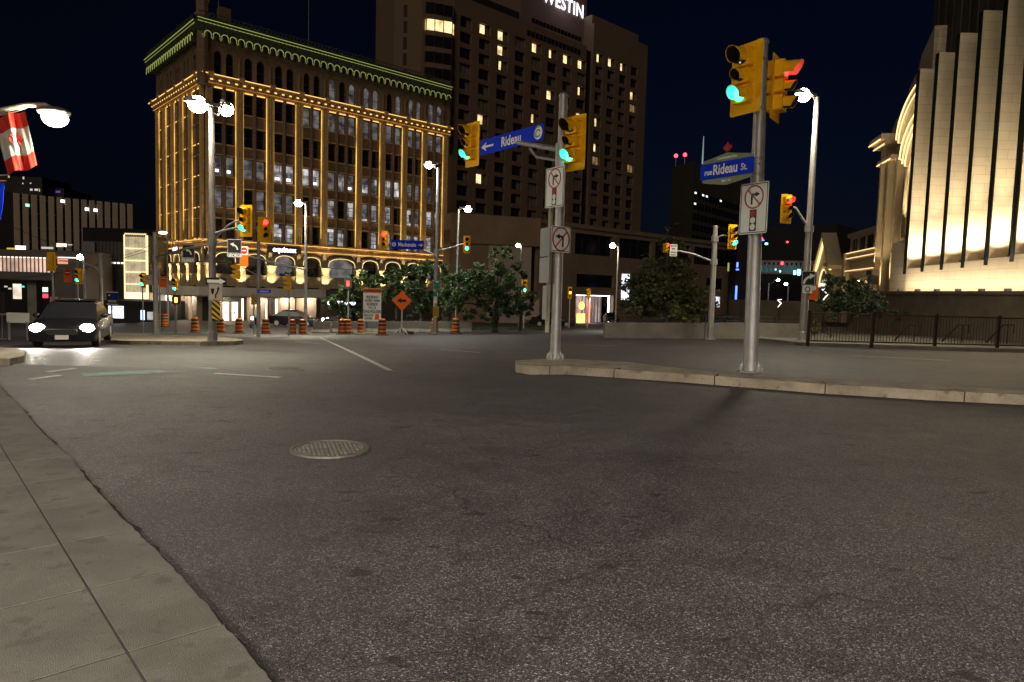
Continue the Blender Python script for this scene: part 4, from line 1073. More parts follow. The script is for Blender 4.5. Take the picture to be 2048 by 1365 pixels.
# penthouse block and lettering
px1=along(1174,(FW@Vector((0,3.1,0)))[:2],47.5,20);zs=zW(1130,-8)
m=MB(FW);m.box(along(1062,W0,47.5,20),px1,3.2,14,zt1-1,zs+7);m.box(tW(925)+2,tW(1055),5,14,zt1-1,zt1+4);m.build('penthouse',mat('penthouse_wall',(.20,.12,.09),.8),hotel)
m=MB(FW);m.box(tW(925)+1,tW(1022)+1,.8,4.9,zt1-.4,zt1+1.8);m.build('roof_screen',mat('roof_screen_metal',(.02,.02,.02),.6),hotel)
x0=along(1168,(FW@Vector((0,3.1,0)))[:2],47.5,20)
L=thing('rooftop_lettering','large white glowing WESTIN letters on the hotel roof','sign',FW@Vector((x0-8,3.1,zs)))
P=proj(FW@Vector((x0,3.1,0)));zl=None
P3=FW@Vector((x0,3.1,0));zc=at(1164,24,P3.y).z
m=MB(FW@Matrix.Translation((x0-.1,3.1,zc-.35)));m.text('WESTIN',0,0,4.1,-.12,.86,.05,align='RIGHT',spacing=1.06);m.build('lettering',glow('cool_white_letters',(.80,.84,1),2.6),L)
lamp('POINT',FW@Vector((x0-7,.2,zc)),260,(.8,.75,1),size=1,parent=L,name='lettering_glow')
# ---------------- long brown mall
mall=thing('shopping_mall','long low brown concrete mall with band windows and a lit glass entrance','building',(2,92,gz(2,92)))
MW=mat('mall_concrete',(.24,.165,.105),.85,0,.18,.35,.3,6);MP=mat('mall_pale_panel',(.40,.33,.26),.8,0,.12,.5)
M0=(3.2,95);FM=frame(M0,47.5)
def tM(px):return along(px,M0,47.5)
def zM(px,py):
    P=FM@Vector((tM(px),0,0));return at(px,py,P.y).z
zt=zM(1150,452);zw1=zM(1150,466);zw0=zM(1150,508);zbm=-4.2
te=tM(1492);tl=tM(1074)
e0,e1=tM(1155),tM(1224)
zdoor=zM(1155,590);zdw0=zM(1155,574);zdw1=zM(1155,548)
w=MB(FM)
w.box(tl,te,0,.6,zw1,zt);w.box(tl,te,0,.6,zdw1,zw0);w.box(tl,te,-.25,0,zt-.3,zt+.3)
w.box(tl,tM(1148),.05,.6,zw0,zw1);w.box(tl,tM(1153),0,.6,zbm,zdw1);w.box(tM(1228),te,.0,.6,zbm,zdw1)
w.box(tM(1153),tM(1228),0,.6,zdoor,zdw0);x=tM(1225)
w.box(tM(1222),tM(1236),.05,.6,zw0,zw1);w.box(tM(1300),tM(1308),.05,.6,zw0,zw1);w.box(tM(1378),tM(1386),.05,.6,zw0,zw1)
w.box(te-.7,te,0,26,zbm,zt);w.box(tl,te,.6,26,zt-.5,zt)
w.build('wall',MW,mall)
m=MB(FM);m.box(tM(1148),te-.8,.45,.55,zw0,zw1);build_each(m,'band_window',GLASSD,mall)
m=MB(FM);a=tM(1148)
while a<te-1:
    m.box(a,a+.12,.3,.44,zw0,zw1);a+=1.9
build_each(m,'mullion',BLK,mall)
m=MB(FM);m.box(tM(1155),tM(1226),.3,.4,zdw0,zdw1);m.build('lower_window',GLASSD,mall)
# entrance: recessed glazed hall
m=MB(FM);m.box(e0,e1,2.2,2.3,zbm,zdoor);m.build('entrance_glass',glow('entrance_glass',(.55,.45,.40),.35,.9,.6),mall)
m=MB(FM)
for q in range(7):
    x=e0+(e1-e0)*(.45+.55*q/6);m.box(x-.07,x+.07,2.0,2.2,zbm,zdoor)
build_each(m,'mullion',STEELD,mall)
m=MB(FM);m.box(e0,e1,.35,.55,zdoor-.12,zdoor-.02);m.box(e1-.25,e1-.1,.3,.5,zbm+.3,zdoor);m.build('entrance_light',glow('cool_tube_light',(.9,.93,1),5),mall)
m=MB(FM);x=e0+(e1-e0)*.42;m.box(x,x+.35,.6,.8,zbm+.3,zdoor-.2);m.build('red_light_column',glow('red_neon',(1,.16,.10),4),mall)
m=MB(FM)
m.lathe([(.55,.5),(.55,.62),(.01,.62)],(0,0,0),16,'y') if False else m.disc(e0+1.6,zdoor-1.6,.6,.4,.5)
m.box(e0+.6,e0+2.4,.4,.5,zdoor-4.2,zdoor-2.8);m.build('lit_poster',glow('yellow_poster',(1,.62,.15),2.2),mall)
lamp('POINT',FM@Vector(((e0+e1)/2,.3,zdoor-.6)),160,(1,.95,.9),size=.3,parent=mall,name='entrance_lamp')
# second lit opening behind the conical tree and end door
for px0_,px1_,py0,py1,nm in((1243,1258,548,600,'a'),(1432,1440,594,618,'b')):
    a,b_=tM(px0_),tM(px1_);z1=zM(px0_,py0);z0=zM(px0_,py1);m=MB(FM);m.box(a,b_,-.08,-.02,z0,z1);m.build('shop_window',glow('shop_cool_window',(.85,.9,1),1.6,.6,.7),mall)
m=MB(FM);m.box(tM(1412),tM(1442),-.05,.0,zM(1412,578),zM(1412,556));m.build('lower_window',GLASSD,mall)
# left wing with pale panel
w=MB();c=Vector((-.6,88,0));
FLw=frame((-3.2,92),70);
w.M=FLw;za=at(1000,436,95).z
def tl_(px):return along(px,(-3.2,92),70)
w.box(tl_(900),tl_(1078),0,8,zM(1070,488)-.4,za);w.box(tl_(900),tl_(985),.4,8,-4,za-2);w.build('wing_wall',MW,mall)
m=MB(FLw);m.box(tl_(978),tl_(1063),.3,8,-4,at(1000,486,92).z);m.build('pale_panel',MP,mall)
m=MB(FLw);m.box(tl_(1063),tl_(1078),1.5,8,-4,at(1000,492,92).z+2);m.build('dark_slot',GLASSD,mall)
m=MB();p0=at(1078,600,90);m.prism([(p0.x-2.8,-2.2),(p0.x,-2.2),(p0.x,.6)],p0.y-1.5,p0.y+2);m.build('sloping_stair_wall',MP,mall)
# ---------------- far dark office tower on the right
tw=thing('office_tower','distant dark office tower with a few white lit windows and red roof beacons','building',(55,215,-4))
TW=mat('dark_tower_concrete',(.07,.058,.048),.85,0,.2,.1);
A=at(1345,330,225);B=at(1388,322,212);Cc=at(1500,345,250)
zt=B.z
m=MB();m.slab([(A.x,A.y),(B.x,B.y),(Cc.x,Cc.y),(Cc.x+4,Cc.y+30),(A.x+10,A.y+30)],-6,zt);m.build('wall',TW,tw)
az=math.degrees(math.atan2(Cc.x-B.x,Cc.y-B.y));FT=frame((B.x,B.y),az);LT=math.hypot(Cc.x-B.x,Cc.y-B.y)
lit_t=[(1407,383),(1381,393),(1386,393),(1368,408),(1452,379),(1500,440),(1415,392),(1372,394)]
P_=[];
for r_ in range(18):
    z1=zt-9-r_*3.3
    if z1<4:break
    nb=16
    for q in range(nb):
        a=1+(LT-2)*q/nb;b_=a+(LT-2)/nb*.8
        if z1>0:P_.append((a,b_,z1-2.0,z1,proj(FT@Vector(((a+b_)/2,0,z1-1)))))
fit={}
for px,py in lit_t:
    b_=min(P_,key=lambda w_:(w_[4][0]-px)**2+(w_[4][1]-py)**2);fit[b_[:4]]=1
restw=MB(FT)
for i,(a,b_,z0,z1,c) in enumerate(sorted(P_,key=lambda w_:(w_[:4] not in fit,w_[0]))):
    if i<95:
        m=MB(FT);m.box(a,b_,-.06,-.0,z0,z1);wo=m.build('window',GLASSD,tw)
        if (a,b_,z0,z1) in fit:m=MB(FT);m.box(a+.4,b_-.5,-.10,-.065,z1-.7,z1-.15);m.build('ceiling_light',glow('white_office_light',(.85,.95,.9),1.6),wo)
    else:restw.box(a,b_,-.06,0,z0,z1)
o=restw.build('window',GLASSD,tw);o['kind']='stuff'
for px,py in((1352,312),(1370,310)):
    c=at(px,py,222);m=MB();m.tube((c.x,c.y,zt),(c.x,c.y,c.z),.15,n=8);m.build('beacon_post',STEELD,tw);m=MB();m.ball(c,.6,12,8);m.build('beacon',glow('red_beacon',(1,.03,.05),9),tw)
c=at(1405,325,225);c2=at(1405,273,225);m=MB();m.tube((c.x,c.y,zt-1),(c.x,c.y,c2.z),.35,.12,n=8);m.build('antenna',glow('lit_antenna',(.5,.7,.75),.35),tw)
# dark low blocks behind, on the right
bb=thing('hillside_block','black unlit block and footbridge behind the low wall with blue and white lights','building',(40,110,-3))
a=at(1478,440,120);b_=at(1650,470,112)
m=MB();m.slab([(a.x,120),(b_.x,108),(b_.x+20,130),(a.x+5,150)],-4,at(1560,455,116).z);m.build('wall',mat('night_wall',(.02,.02,.022),.9,0,.3,.2),bb)
m=MB()
for i in range(13):
    px=1520+i*9;p=at(px,545,106);q=at(px+5,524,106);r_=at(px+10,545,106)
    m.tube(p,q,.12,n=6);m.tube(q,r_,.12,n=6)
p=at(1515,546,106);q=at(1640,548,106);m.tube(p,q,.2,n=6);p=at(1515,523,106);q=at(1640,525,106);m.tube(p,q,.2,n=6);m.build('bridge_truss',STEELD,bb)
m=MB();p=at(1518,546,106.6);q=at(1600,532,106.6);m.box(p.x,q.x,106.6,106.8,p.z,q.z);m.build('lit_bridge_wall',glow('teal_wall_glow',(.03,.32,.36),.28,.5,.2),bb)  # teal light on the wall given as the wall's own glow
def spotlet(px0,py0,px1,py1,Y,mt,nm,parent):
    p=at(px0,py1,Y);q=at(px1,py0,Y);m=MB();m.rrect(q.x-p.x,q.z-p.z,min(q.x-p.x,q.z-p.z)*.3,Y,Y+.1,(p.x+q.x)/2,(p.z+q.z)/2);return m.build(nm,mt,parent)
for a in((1473,525,1477,535),(1472,538,1478,541),(1470,572,1475,600),(1463,620,1470,634),(1524,480,1529,482),(1519,483,1524,485)):spotlet(*a,104,glow('blue_light',(.08,.15,1),4),'blue_light',bb)
for a in((1587,541,1592,550),(1594,539,1602,551),(1530,486,1536,490),(1559,541,1562,545),(1550,538,1553,541)):spotlet(*a,104,glow('cyan_light',(.3,.9,1),3),'white_light',bb)
for a in((1523,476,1526,479),(1573,483,1577,486),(1562,524,1567,530)):spotlet(*a,104,glow('red_beacon',(1,.03,.05),9),'red_light',bb)
for a in((1455,526,1459,543),):spotlet(*a,104,glow('green_window',(.45,.55,.1),.7),'lit_window',bb)
far_lamp('tiny far street lamp left of the low olive wall end',1538,566,1556,560,75,0,.7,.08)
far_lamp('tiny far street lamp with a round white light above the olive wall',1577,573,1572,568,72,0,.7,.08)
# ---------------- low concrete wall, ramp wall, fences
a=G(1212,680);b_=G(1600,692);
wl=MB()
def wallseg(mb,pts,h,th):
    for p,q in zip(pts[:-1],pts[1:]):
        p=Vector(p[:2]);q=Vector(q[:2]);k=max(1,int((q-p).length/2));
        for i in range(k):
            s=p+(q-p)*i/k;e=p+(q-p)*(i+1)/k;n_=(q-p).normalized();n_=Vector((-n_.y,n_.x))*th/2
            zz=[gz(v.x,v.y) for v in(s,e)]
            vs=[(s.x-n_.x,s.y-n_.y,zz[0]-.3),(e.x-n_.x,e.y-n_.y,zz[1]-.3),(e.x+n_.x,e.y+n_.y,zz[1]-.3),(s.x+n_.x,s.y+n_.y,zz[0]-.3)]
            vs+=[(v[0],v[1],v[2]+.3+h) for v in vs]
            mb.add(vs,[(0,3,2,1),(4,5,6,7),(0,1,5,4),(1,2,6,5),(2,3,7,6),(3,0,4,7)])
wpts=[at(1212,640,40),at(1212,670,33.5),at(1410,670,31.2),at(1600,670,30.2)]
wallseg(wl,wpts,.74,.28)
tag(wl.build('low_wall',CONCD),'low grey concrete wall between the conical tree and the iron fence','wall')
def fence(name,label,pts,h,gap,mt,base=0,rail=.025,group=None,post=3.):
    t=thing(name,label,'fence',(pts[0][0],pts[0][1],gz(pts[0][0],pts[0][1])),0,group)
    pk=MB();rl=MB();ps_=MB();acc=0
    for p,q in zip(pts[:-1],pts[1:]):
        p=Vector(p[:2]);q=Vector(q[:2]);L=(q-p).length;k=int(L/gap)
        z=lambda v:gz(v.x,v.y)+base
        for zz in(.1,h-.03):rl.tube((p.x,p.y,z(p)+zz),(q.x,q.y,z(q)+zz),rail,n=6)
        for i in range(k):
            s=p+(q-p)*i/k;pk.tube((s.x,s.y,z(s)+.1),(s.x,s.y,z(s)+h-.03),.010,n=5,caps=False)
        for i in range(int(L/post)+1):
            s=p+(q-p)*min(1,i*post/L);ps_.box(s.x-.045,s.x+.045,s.y-.045,s.y+.045,z(s)-.1,z(s)+h+.05)
    pk.build('pickets',mt,t);rl.build('rail',mt,t);build_each(ps_,'post',mt,t)
    return t
IRON=mat('brown_iron',(.045,.028,.022),.5,.3,.2)
f0=G(1606,686,.13);f1=G(1750,690,.13);f2=G(1900,694,.13);f3=G(2040,697,.13);d_=(f3-f1).normalized()
f0=f1-d_*((f1.x-f0.x)/d_.x)
fence('iron_fence','dark brown iron picket fence along the right pavement',[f0,f0+d_*20],1.12,.115,IRON,.13,post=2.35)
fence('iron_fence','low black iron railing on top of the low concrete wall',wpts[1:],.30,.14,BLK,.74,.018,post=3)
for k,(px,lb) in enumerate(((1798,'left sloping stair handrail behind the iron fence'),(1895,'middle sloping stair handrail behind the iron fence'),(1985,'right sloping stair handrail behind the iron fence'))):
    a=at(px-12,684,29.5);b2=at(px+22,650,29.0);z0=gz(a.x,a.y)
    m=MB();m.path([a,b2,b2+Vector((.45,0,0)),b2+Vector((.45,0,-.35))],.035,8);m.tube((a.x,a.y,z0),(a.x,a.y,a.z),.03,n=6);m.tube((b2.x+.2,b2.y,gz(b2.x,b2.y)),(b2.x+.2,b2.y,b2.z),.03,n=6)
    tag(m.build('stair_handrail',IRON),lb,'handrail')
# olive terrace wall
ol=MB();a=at(1500,600,60);b_=at(1642,600,56)
P0=at(1516,601,62);P1=at(1646,604,56);
ol.slab([(P0.x,P0.y),(P1.x,P1.y),(P1.x+1,P1.y+8),(P0.x,P0.y+8)],-3,P0.z)
tag(ol.build('terrace_wall',mat('olive_wall',(.17,.14,.09),.85,0,.2,.6,.3,8)),'broad olive brown terrace wall under the far lights','wall')
# light ribbons sculptures : two small zigzag lamps on posts
for px,py,Y,lb,hgt in((1559,606,52,'white zigzag light on a thin post in front of the olive wall',.7),(1650,588,40,'white arrow shaped light on a thin post beside the dark shrub',.85)):
    c=at(px,py,Y);t=thing('accent_light',lb,'light',(c.x,Y,gz(c.x,Y)))
    m=MB();m.tube((c.x,Y,gz(c.x,Y)),(c.x,Y,c.z-hgt*.5),.05,n=8);m.build('post',BLK,t)
    m=MB();s=hgt/2;m.path([c+Vector((.45*s,0,s*.75)),c+Vector((-.4*s,0,.6*s)),c+Vector((.35*s,0,-.1*s)),c+Vector((-.3*s,0,-1*s))],[.02,.045,.045,.02],8);m.build('lamp_shade',glow('accent_white',(1,.93,.85),2.5),t)
# ---------------- conference centre: new wing with stone fins
conf=thing('stone_building','pale stone building with tall floodlit fins stepping up to the right','building',(24,36,gz(24,36)))
CS=brickmat('pale_limestone',(.56,.47,.33),(.50,.42,.30),(.30,.24,.16),1.3,.46,msz=.008)
DM=mat('dark_metal_cladding',(.03,.026,.024),.5,.3,.3,1)
X0=24.0
zb=at(1805,548,42).z;zl=2.05
tops=[(1825,137),(1857,104),(1895,65),(1940,20)]
pitch=1.8;nf=9
steps=[]
for i in range(nf):
    Y=42-pitch*i
    z1=at(tops[i][0],tops[i][1],Y).z if i<4 else steps[-1]+.75
    steps.append(z1)
    zbi=[at(1815,549,42).z,at(1850,544,40.2).z,at(1884,540,38.4).z,at(1927,536,36.6).z,at(1980,531,34.8).z][i] if i<5 else 3.5+.0*i
    m=MB();m.box(X0,X0+.97,Y,Y+.22,zbi,z1);m.build('stone_fin',CS,conf)
    m=MB();m.box(X0+.0,X0+.03,Y-.02,Y,zbi,z1) if False else m.box(X0-.04,X0-.003,Y+.03,Y+.3,zbi,z1-.02);m.box(X0+.975,X0+1.08,Y+.06,Y+.2,zbi,z1-2.6);m.build('fin_edge_trim',mat('green_glass_edge',(.010,.016,.012),.2),conf)
    m=MB();m.box(X0+1.1,X0+1.16,Y-pitch+1.15,Y,zbi,z1-.2);m.box(X0+1.2,X0+1.5,Y-pitch+1.1,Y+.02,zbi,z1+.2);m.build('slot_glass',mat('slot_window',(.03,.035,.028),.15),conf)
    # stepped base block under each fin gap
    m=MB();m.box(X0-.02,X0+1.4,Y-pitch,Y+.0,zl,zbi+.35 if i<nf-1 else zbi);m.build('base_block',CS,conf)
    # fixtures and lights
    fx=X0-.75;fy=Y-.75
    m=MB();m.box(X0+.25,X0+.45,Y-1.1,Y-.9,zbi+.35,zbi+.47);m.box(fx-.1,fx+.1,fy-.12,fy+.12,zl+.0,zl+.14);m.build('uplight_fixture',BLK,conf)
    lamp('SPOT',(X0+.35,Y-.95,zbi+.5),1500,(1,.84,.60),(X0+.5,Y+.1,zbi+5.5),.06,120,1,conf,'fin_uplight')
    lamp('SPOT',(X0+.40,Y-1.15,zbi+.5),3800,(1,.84,.58),(X0+.5,Y+.15,zbi+11),.06,34,1,conf,'fin_uplight')
    for q in(.45,1.35):lamp('POINT',(X0-.85,Y-q,zl+.4),42,(1,.85,.62),size=.25,parent=conf,name='base_uplight')
m=MB();m.box(X0+.12,X0+1.4,42.25,44,zl,zb+2);m.build('base_block',CS,conf)
m=MB();m.box(X0+1.5,X0+22,24,43.6,-1,22.5);m.build('core_wall',DM,conf)
m=MB()
for i in range(26):m.box(X0+1.46,X0+1.5,24.3+i*.75,24.36+i*.75,10,22.5)
for i in range(24):m.box(X0+1.6+i*.8,X0+1.66+i*.8,23.96,24,0,22.5)
m.build('cladding_seam',mat('seam',(.07,.06,.05),.5,.3),conf)
m=MB();m.slab([(22.6,24),(X0+1.5,24),(X0+1.5,46),(22.6,46)][::1],-.8,zl-.16);m.build('terrace',mat('plinth_stone',(.17,.13,.09),.85,0,.25,1,.4,12),conf)
m=MB();m.slab([(22.48,24),(X0+1.5,24),(X0+1.5,46),(22.48,46)],zl-.16,zl);m.build('terrace_coping',mat('coping_stone',(.20,.15,.10),.85,0,.25,1,.4,12),conf)
# ---------------- old stone hall with the big arch
hall=thing('stone_hall','old stone hall with a huge lit arch, cornices and a small gabled porch','building',(24.8,46,gz(24.8,46)))
H0=(24.75,43.6);FH=frame(H0,191.5)     # local x runs toward the camera, so places behind are negative
HS=brickmat('old_limestone',(.44,.36,.25),(.40,.32,.22),(.24,.19,.12),1.2,.42)
HT=mat('moulded_stone',(.58,.48,.32),.75,0,.12,2)
LEDS=glow('warm_moulding_line',(1,.72,.34),1.5)
m=MB(FH);cx,cz=2.6,10.3
R_=6.9
m.prism([(-5.3,0.5),(1.3,0.5),(1.3,18.0),(.6,17.6),(-.6,16.9),(-.9,16.2),(-2.4,15.4),(-2.6,14.4),(-4.6,13.9),(-5.3,13.4)][::-1],0.35,9)
m.box(-5.3,-4.3,-.25,.35,.5,12.4);m.build('wall',HS,hall)
m=MB(FH);tr=MB(FH);ld=MB(FH)
def earc(mb,cx_,cz_,rx,rz,w_,y0,y1,xmax=1.28):
    th0=math.degrees(math.acos(max(-1,min(1,(xmax-cx_)/rx))));mb.ring(cx_,cz_,1-w_/rx,1+w_/rx,y0,y1,30,th0,180,rx,rz)
for cx_,cz_,rx,rz,w_,y0 in((3,12.0,5.0,2.9,.10,-.4),(3,11.75,4.85,2.8,.07,-.3),(3,10.6,4.4,2.75,.10,-.3),(3,10.3,4.15,2.7,.06,-.2),(3,10.1,3.95,2.65,.06,-.1)):
    earc(tr,cx_,cz_,rx,rz,w_,y0,.34);earc(ld,cx_,cz_,rx-.12,rz-.05,.035,y0-.03,y0+.03)
tr.box(-6.0,-3.4,-.85,.34,12.35,12.75);tr.box(-5.8,-3.4,-.6,.34,12.05,12.35);tr.box(-6.1,-5.8,-.85,2,12.35,12.75)
tr.box(-5.5,-2.6,-.4,.34,10.9,11.2);ld.box(-6.0,-3.5,-.92,-.86,12.35,12.42);ld.box(-5.8,-3.5,-.66,-.6,12.05,12.1);ld.box(-5.5,-2.7,-.46,-.4,10.9,10.96)
tr.box(-3.5,-3.2,-.35,.34,.6,11.0);tr.box(-2.5,-2.3,-.1,.34,.6,11.0);tr.box(-4.5,-4.25,-.5,.34,.6,10.9)
tr.build('moulding',HT,hall);ld.build('led_line',LEDS,hall)
m=MB(FH);m.ring(3,8,.83,1.0,.0,.34,32,115.5,180,4.0,4.0);m.box(-1,-.32,.0,.34,5.6,8);m.build('arch_reveal',HT,hall)
m=MB(FH);m.prism([(-.32,5.9)]+[(3+3.32*math.cos(R(a)),8+3.32*math.sin(R(a))) for a in range(180,118,-8)]+[(1.3,10.8),(1.3,5.9)],.22,.30);o=m.build('window',glow('arched_hall_glass',(.75,.55,.25),.7,.5,.7),hall)
m=MB(FH)
for i in range(4):m.box(-.3+i*.42,-.26+i*.42,.14,.2,5.9,8.4+i*.75)
for i in range(9):m.box(-.3,1.25,.14,.2,6.2+i*.45,6.24+i*.45) if i<5 else m.box(.1+(i-5)*.22,1.25,.14,.2,6.2+i*.45,6.24+i*.45)
m.build('glazing_bars',WF,o)
m=MB(FH);m.box(-1.6,1.2,-.3,.34,5.0,5.3);m.box(-1.4,-1.1,-.3,.34,2.2,5.0);m.box(-1.1,1.2,-.15,.34,4.1,4.3);build_each(m,'door_surround',HT,hall)
m=MB(FH);m.box(-5.2,-4.0,-.75,-.3,3.25,3.6);m.box(-5.1,-4.1,-.65,-.25,2.6,3.2);m.build('lamp_ledge',BLK,hall)
lamp('SPOT',FH@Vector((-4.7,-.62,3.75)),500,(1,.76,.42),FH@Vector((-4.7,-.15,9)),.05,80,.8,hall,'wall_uplight')
for x in(-3.6,-2.1,-.6):lamp('SPOT',FH@Vector((x,-.55,2.2)),700,(1,.76,.42),FH@Vector((x,.1,9)),.05,60,.8,hall,'wall_uplight')
lamp('SPOT',FH@Vector((-.3,-1.5,5.6)),1300,(1,.80,.5),FH@Vector((.2,.1,10)),.05,70,.9,hall,'arch_uplight')
lamp('SPOT',FH@Vector((-1.0,-1.6,9.0)),500,(1,.76,.42),FH@Vector((.6,.3,14)),.05,110,.8,hall,'arch_uplight')
# lower wing
m=MB(FH);m.box(-16.5,-5.3,1.0,9,-.5,7.0);m.box(-16.7,-5.3,.8,1.0,6.8,7.15);m.box(-14,-5.3,3.5,9,7,8.2)
m.box(-22.2,-16.5,.6,9,-.5,4.4)
m.build('lower_wing',HS,hall)
tr=MB(FH);ld=MB(FH)
for z in(5.45,5.0,3.95):
    tr.box(-16.8,-5.3,.7,1.0,z-.12,z);ld.box(-16.8,-5.35,.64,.70,z-.02,z+.03)
tr.box(-16.9,-16.3,.55,1.0,-.5,5.5);tr.build('moulding',HT,hall);ld.build('led_line',LEDS,hall)
for i in range(5):
    x=-15.6+i*2.1
    m=MB(FH);m.box(x,x+.95,.9,.98,.9,3.1);o=m.build('window',GLASSD,hall);m=MB(FH);m.box(x-.12,x+1.07,.8,.98,3.12,3.3);m.box(x-.12,x,.86,.98,.9,3.1);m.build('frame',HT,o)
    for dx in(0,.75):
        m=MB(FH);m.box(x+dx,x+dx+.5,.92,.99,5.6,6.6);o=m.build('window',GLASSD,hall)
for x in(-15,-11,-7):lamp('SPOT',FH@Vector((x,.2,.2)),220,(1,.76,.42),FH@Vector((x,.95,4)),.05,100,.9,hall,'wall_uplight')
# gabled porch
gx0,gx1=-22.4,-16.9;gc=(gx0+gx1)/2
m=MB(FH);m.prism([(gx0+.3,-.5),(gx1-.3,-.5),(gx1-.3,4.4),(gc,7.0),(gx0+.3,4.4)],-.2,.6);m.build('gable_wall',HS,hall)
tr=MB(FH);ld=MB(FH)
for s_ in(-1,1):
    xe=gx0-.1 if s_<0 else gx1+.1
    p=[(gc,7.55),(xe,4.5),(xe,4.15),(gc,7.15)]
    tr.prism(p if s_<0 else p[::-1],-.65,.6)
    p=[(gc,7.10),(xe-s_*.15,4.12),(xe-s_*.15,4.05),(gc,7.02)];ld.prism(p if s_<0 else p[::-1],-.5,-.3)
tr.ring(gc,2.6,1.5,1.75,-.35,-.2,24,0,180,1,1.1);ld.ring(gc,2.6,1.42,1.5,-.33,-.27,24,0,180,1,1.1);tr.box(gx0+.1,gx0+.5,-.35,-.2,-.5,4.3)
tr.build('gable_trim',HT,hall);ld.build('led_line',LEDS,hall)
m=MB(FH);m.disc(gc,2.6,1.42,-.26,-.21,28,1,1.1);m.build('window',GLASSD,hall)
lamp('POINT',FH@Vector((gc,-.9,3.2)),90,(1,.76,.42),size=.1,parent=hall,name='porch_uplight')
# ---------------- buildings on the far left
CSL=mat('pale_fin_concrete',(.75,.60,.45),.85,0,.08,.1)
st=thing('slab_building','wide office slab with pale vertical concrete fins on a dark facade','building',(-109,150,-6))
a=at(27,386,150);b_=at(265,406,166);Ls=math.hypot(b_.x-a.x,b_.y-a.y);azs=math.degrees(math.atan2(b_.x-a.x,b_.y-a.y));FS=frame((a.x,a.y),azs)
m=MB(FS);m.box(0,Ls,.5,20,-5,a.z-.2);m.box(-12,0,3,20,-5,a.z+.5);m.build('wall',mat('brown_dark_wall',(.045,.032,.028),.8,0,.2,.1),st)
for q in(.2,.7):lamp('SPOT',FS@Vector((Ls*q,-30,-2)),20000,(1,.82,.6),FS@Vector((Ls*q,0,12)),.5,110,.8,st,'added_facade_fill')  # added unseen lamps that brighten the pale fins
n=15;pt=Ls/(n-.35)
for i in range(n):
    m=MB(FS);m.box(i*pt,i*pt+pt*.65,0,.5,-5,a.z);m.build('fin',CSL,st)
m=MB(FS)
for z in range(0,8):m.box(0,Ls,.38,.5,-3+z*3.1,-2.85+z*3.1)
m.build('floor_line',STEELD,st)
for px,py,mt in((58,411,glow('teal_lit_window',(.5,1,.8),1.5)),(128,403,SWG),(176,419,SWG),(193,421,SWG)):
    t_=along(px,(a.x,a.y),azs);P=FS@Vector((t_,0,0));z=at(px,py,P.y).z;m=MB(FS);m.box(t_-.35,t_+.35,-.03,.02,z-.3,z+.3);m.build('lit_window',mt,st)
def block(name,label,px0,px1,pyt,Y,mt,wins=(),depth=15,cat='building',pyt2=None,Y2=None):
    a=at(px0,pyt,Y);b_=at(px1,pyt2 or pyt,Y2 or Y);t=thing(name,label,cat,(a.x,Y,gz(a.x,min(Y,100))))
    az=math.degrees(math.atan2(b_.x-a.x,b_.y-a.y));F=frame((a.x,a.y),az);L=math.hypot(b_.x-a.x,b_.y-a.y)
    m=MB(F);m.box(0,L,0,depth,-7,a.z);m.build('wall',mt,t)
    for i,(x0,y0,x1,y1,wm) in enumerate(wins):
        t0=along(x0,(a.x,a.y),az);t1=along(x1,(a.x,a.y),az);Pm=F@Vector(((t0+t1)/2,0,0));z1=at(x0,y0,Pm.y).z;z0=at(x0,y1,Pm.y).z
        m=MB(F);m.box(t0,t1,-.05-.005*i,.05,z0,z1);m.build('window',wm,t)
    return t,F,L,a.z
NW=mat('night_brown_wall',(.05,.042,.038),.85,0,.25,.1)
NW2=mat('night_black_wall',(.018,.016,.015),.9,0,.3,.3)
SW2=glow('far_window',(.9,.9,.8),.6);SY2=glow('far_yellow_window',(.8,.6,.15),.8)
block('apartment_tower','far dark tower behind the finned slab, showing sparse lit windows',-30,84,352,230,NW,[(21,352,24,356,SY2),(50,354,53,359,SW2),(49,366,51,369,SW2),(64,366,67,368,SW2),(64,378,69,382,SW2),(73,378,80,382,SW2),(86-4,378,83.5,384,SY2)])
block('apartment_tower','far dark block behind the finned slab with a row of yellow windows',84,128,376,235,NW,[(86,378,91,382,SY2),(94,377,98,385,SY2),(101,380,106,384,SY2),(115,382,124,386,glow('violet_window',(.15,.08,.6),.6))])
block('dark_building','black rooftop mass in front of the finned slab, with a lit office strip',-10,245,498,120,NW2,[(84,494,107,498,SW2),(114,487,134,494,glow('peach_window',(1,.75,.6),1.6)),(32,492,52,499,glow('bright_floor_light',(1,.97,.85),3)),(15,496,32,502,SY2),(137,489,145,491,SW2)],20,pyt2=455,Y2=120)
block('dark_building','dark stepped rooftop beyond the metal clad wall, left of the golden building',165,320,455,118,NW2,(),20)
# skyway
Ysk=74
a=at(-60,500,Ysk);b_=at(108,500,Ysk)
sk=thing('pedestrian_bridge','enclosed footbridge crossing over the left street with warm glazed sides','bridge',(a.x,Ysk,gz(a.x,Ysk)))
z=lambda py:at(50,py,Ysk).z
SKM=mat('grey_bridge_cladding',(.16,.14,.13),.7,0,.15,.5)
m=MB();m.box(a.x,b_.x,Ysk,Ysk+4,z(514),z(500));m.box(a.x,b_.x,Ysk-.1,Ysk+4,z(560),z(544));m.build('cladding',SKM,sk)
m=MB();m.box(a.x,b_.x,Ysk+1.2,Ysk+1.3,z(544),z(514));m.build('lit_interior',glow('pink_warm_interior',(.85,.55,.42),.75,.5,.5),sk)
m=MB()
for i in range(22):
    x=a.x+(b_.x-a.x)*i/21;m.box(x-.05,x+.05,Ysk,Ysk+.1,z(544),z(514))
build_each(m,'mullion',STEEL,sk)
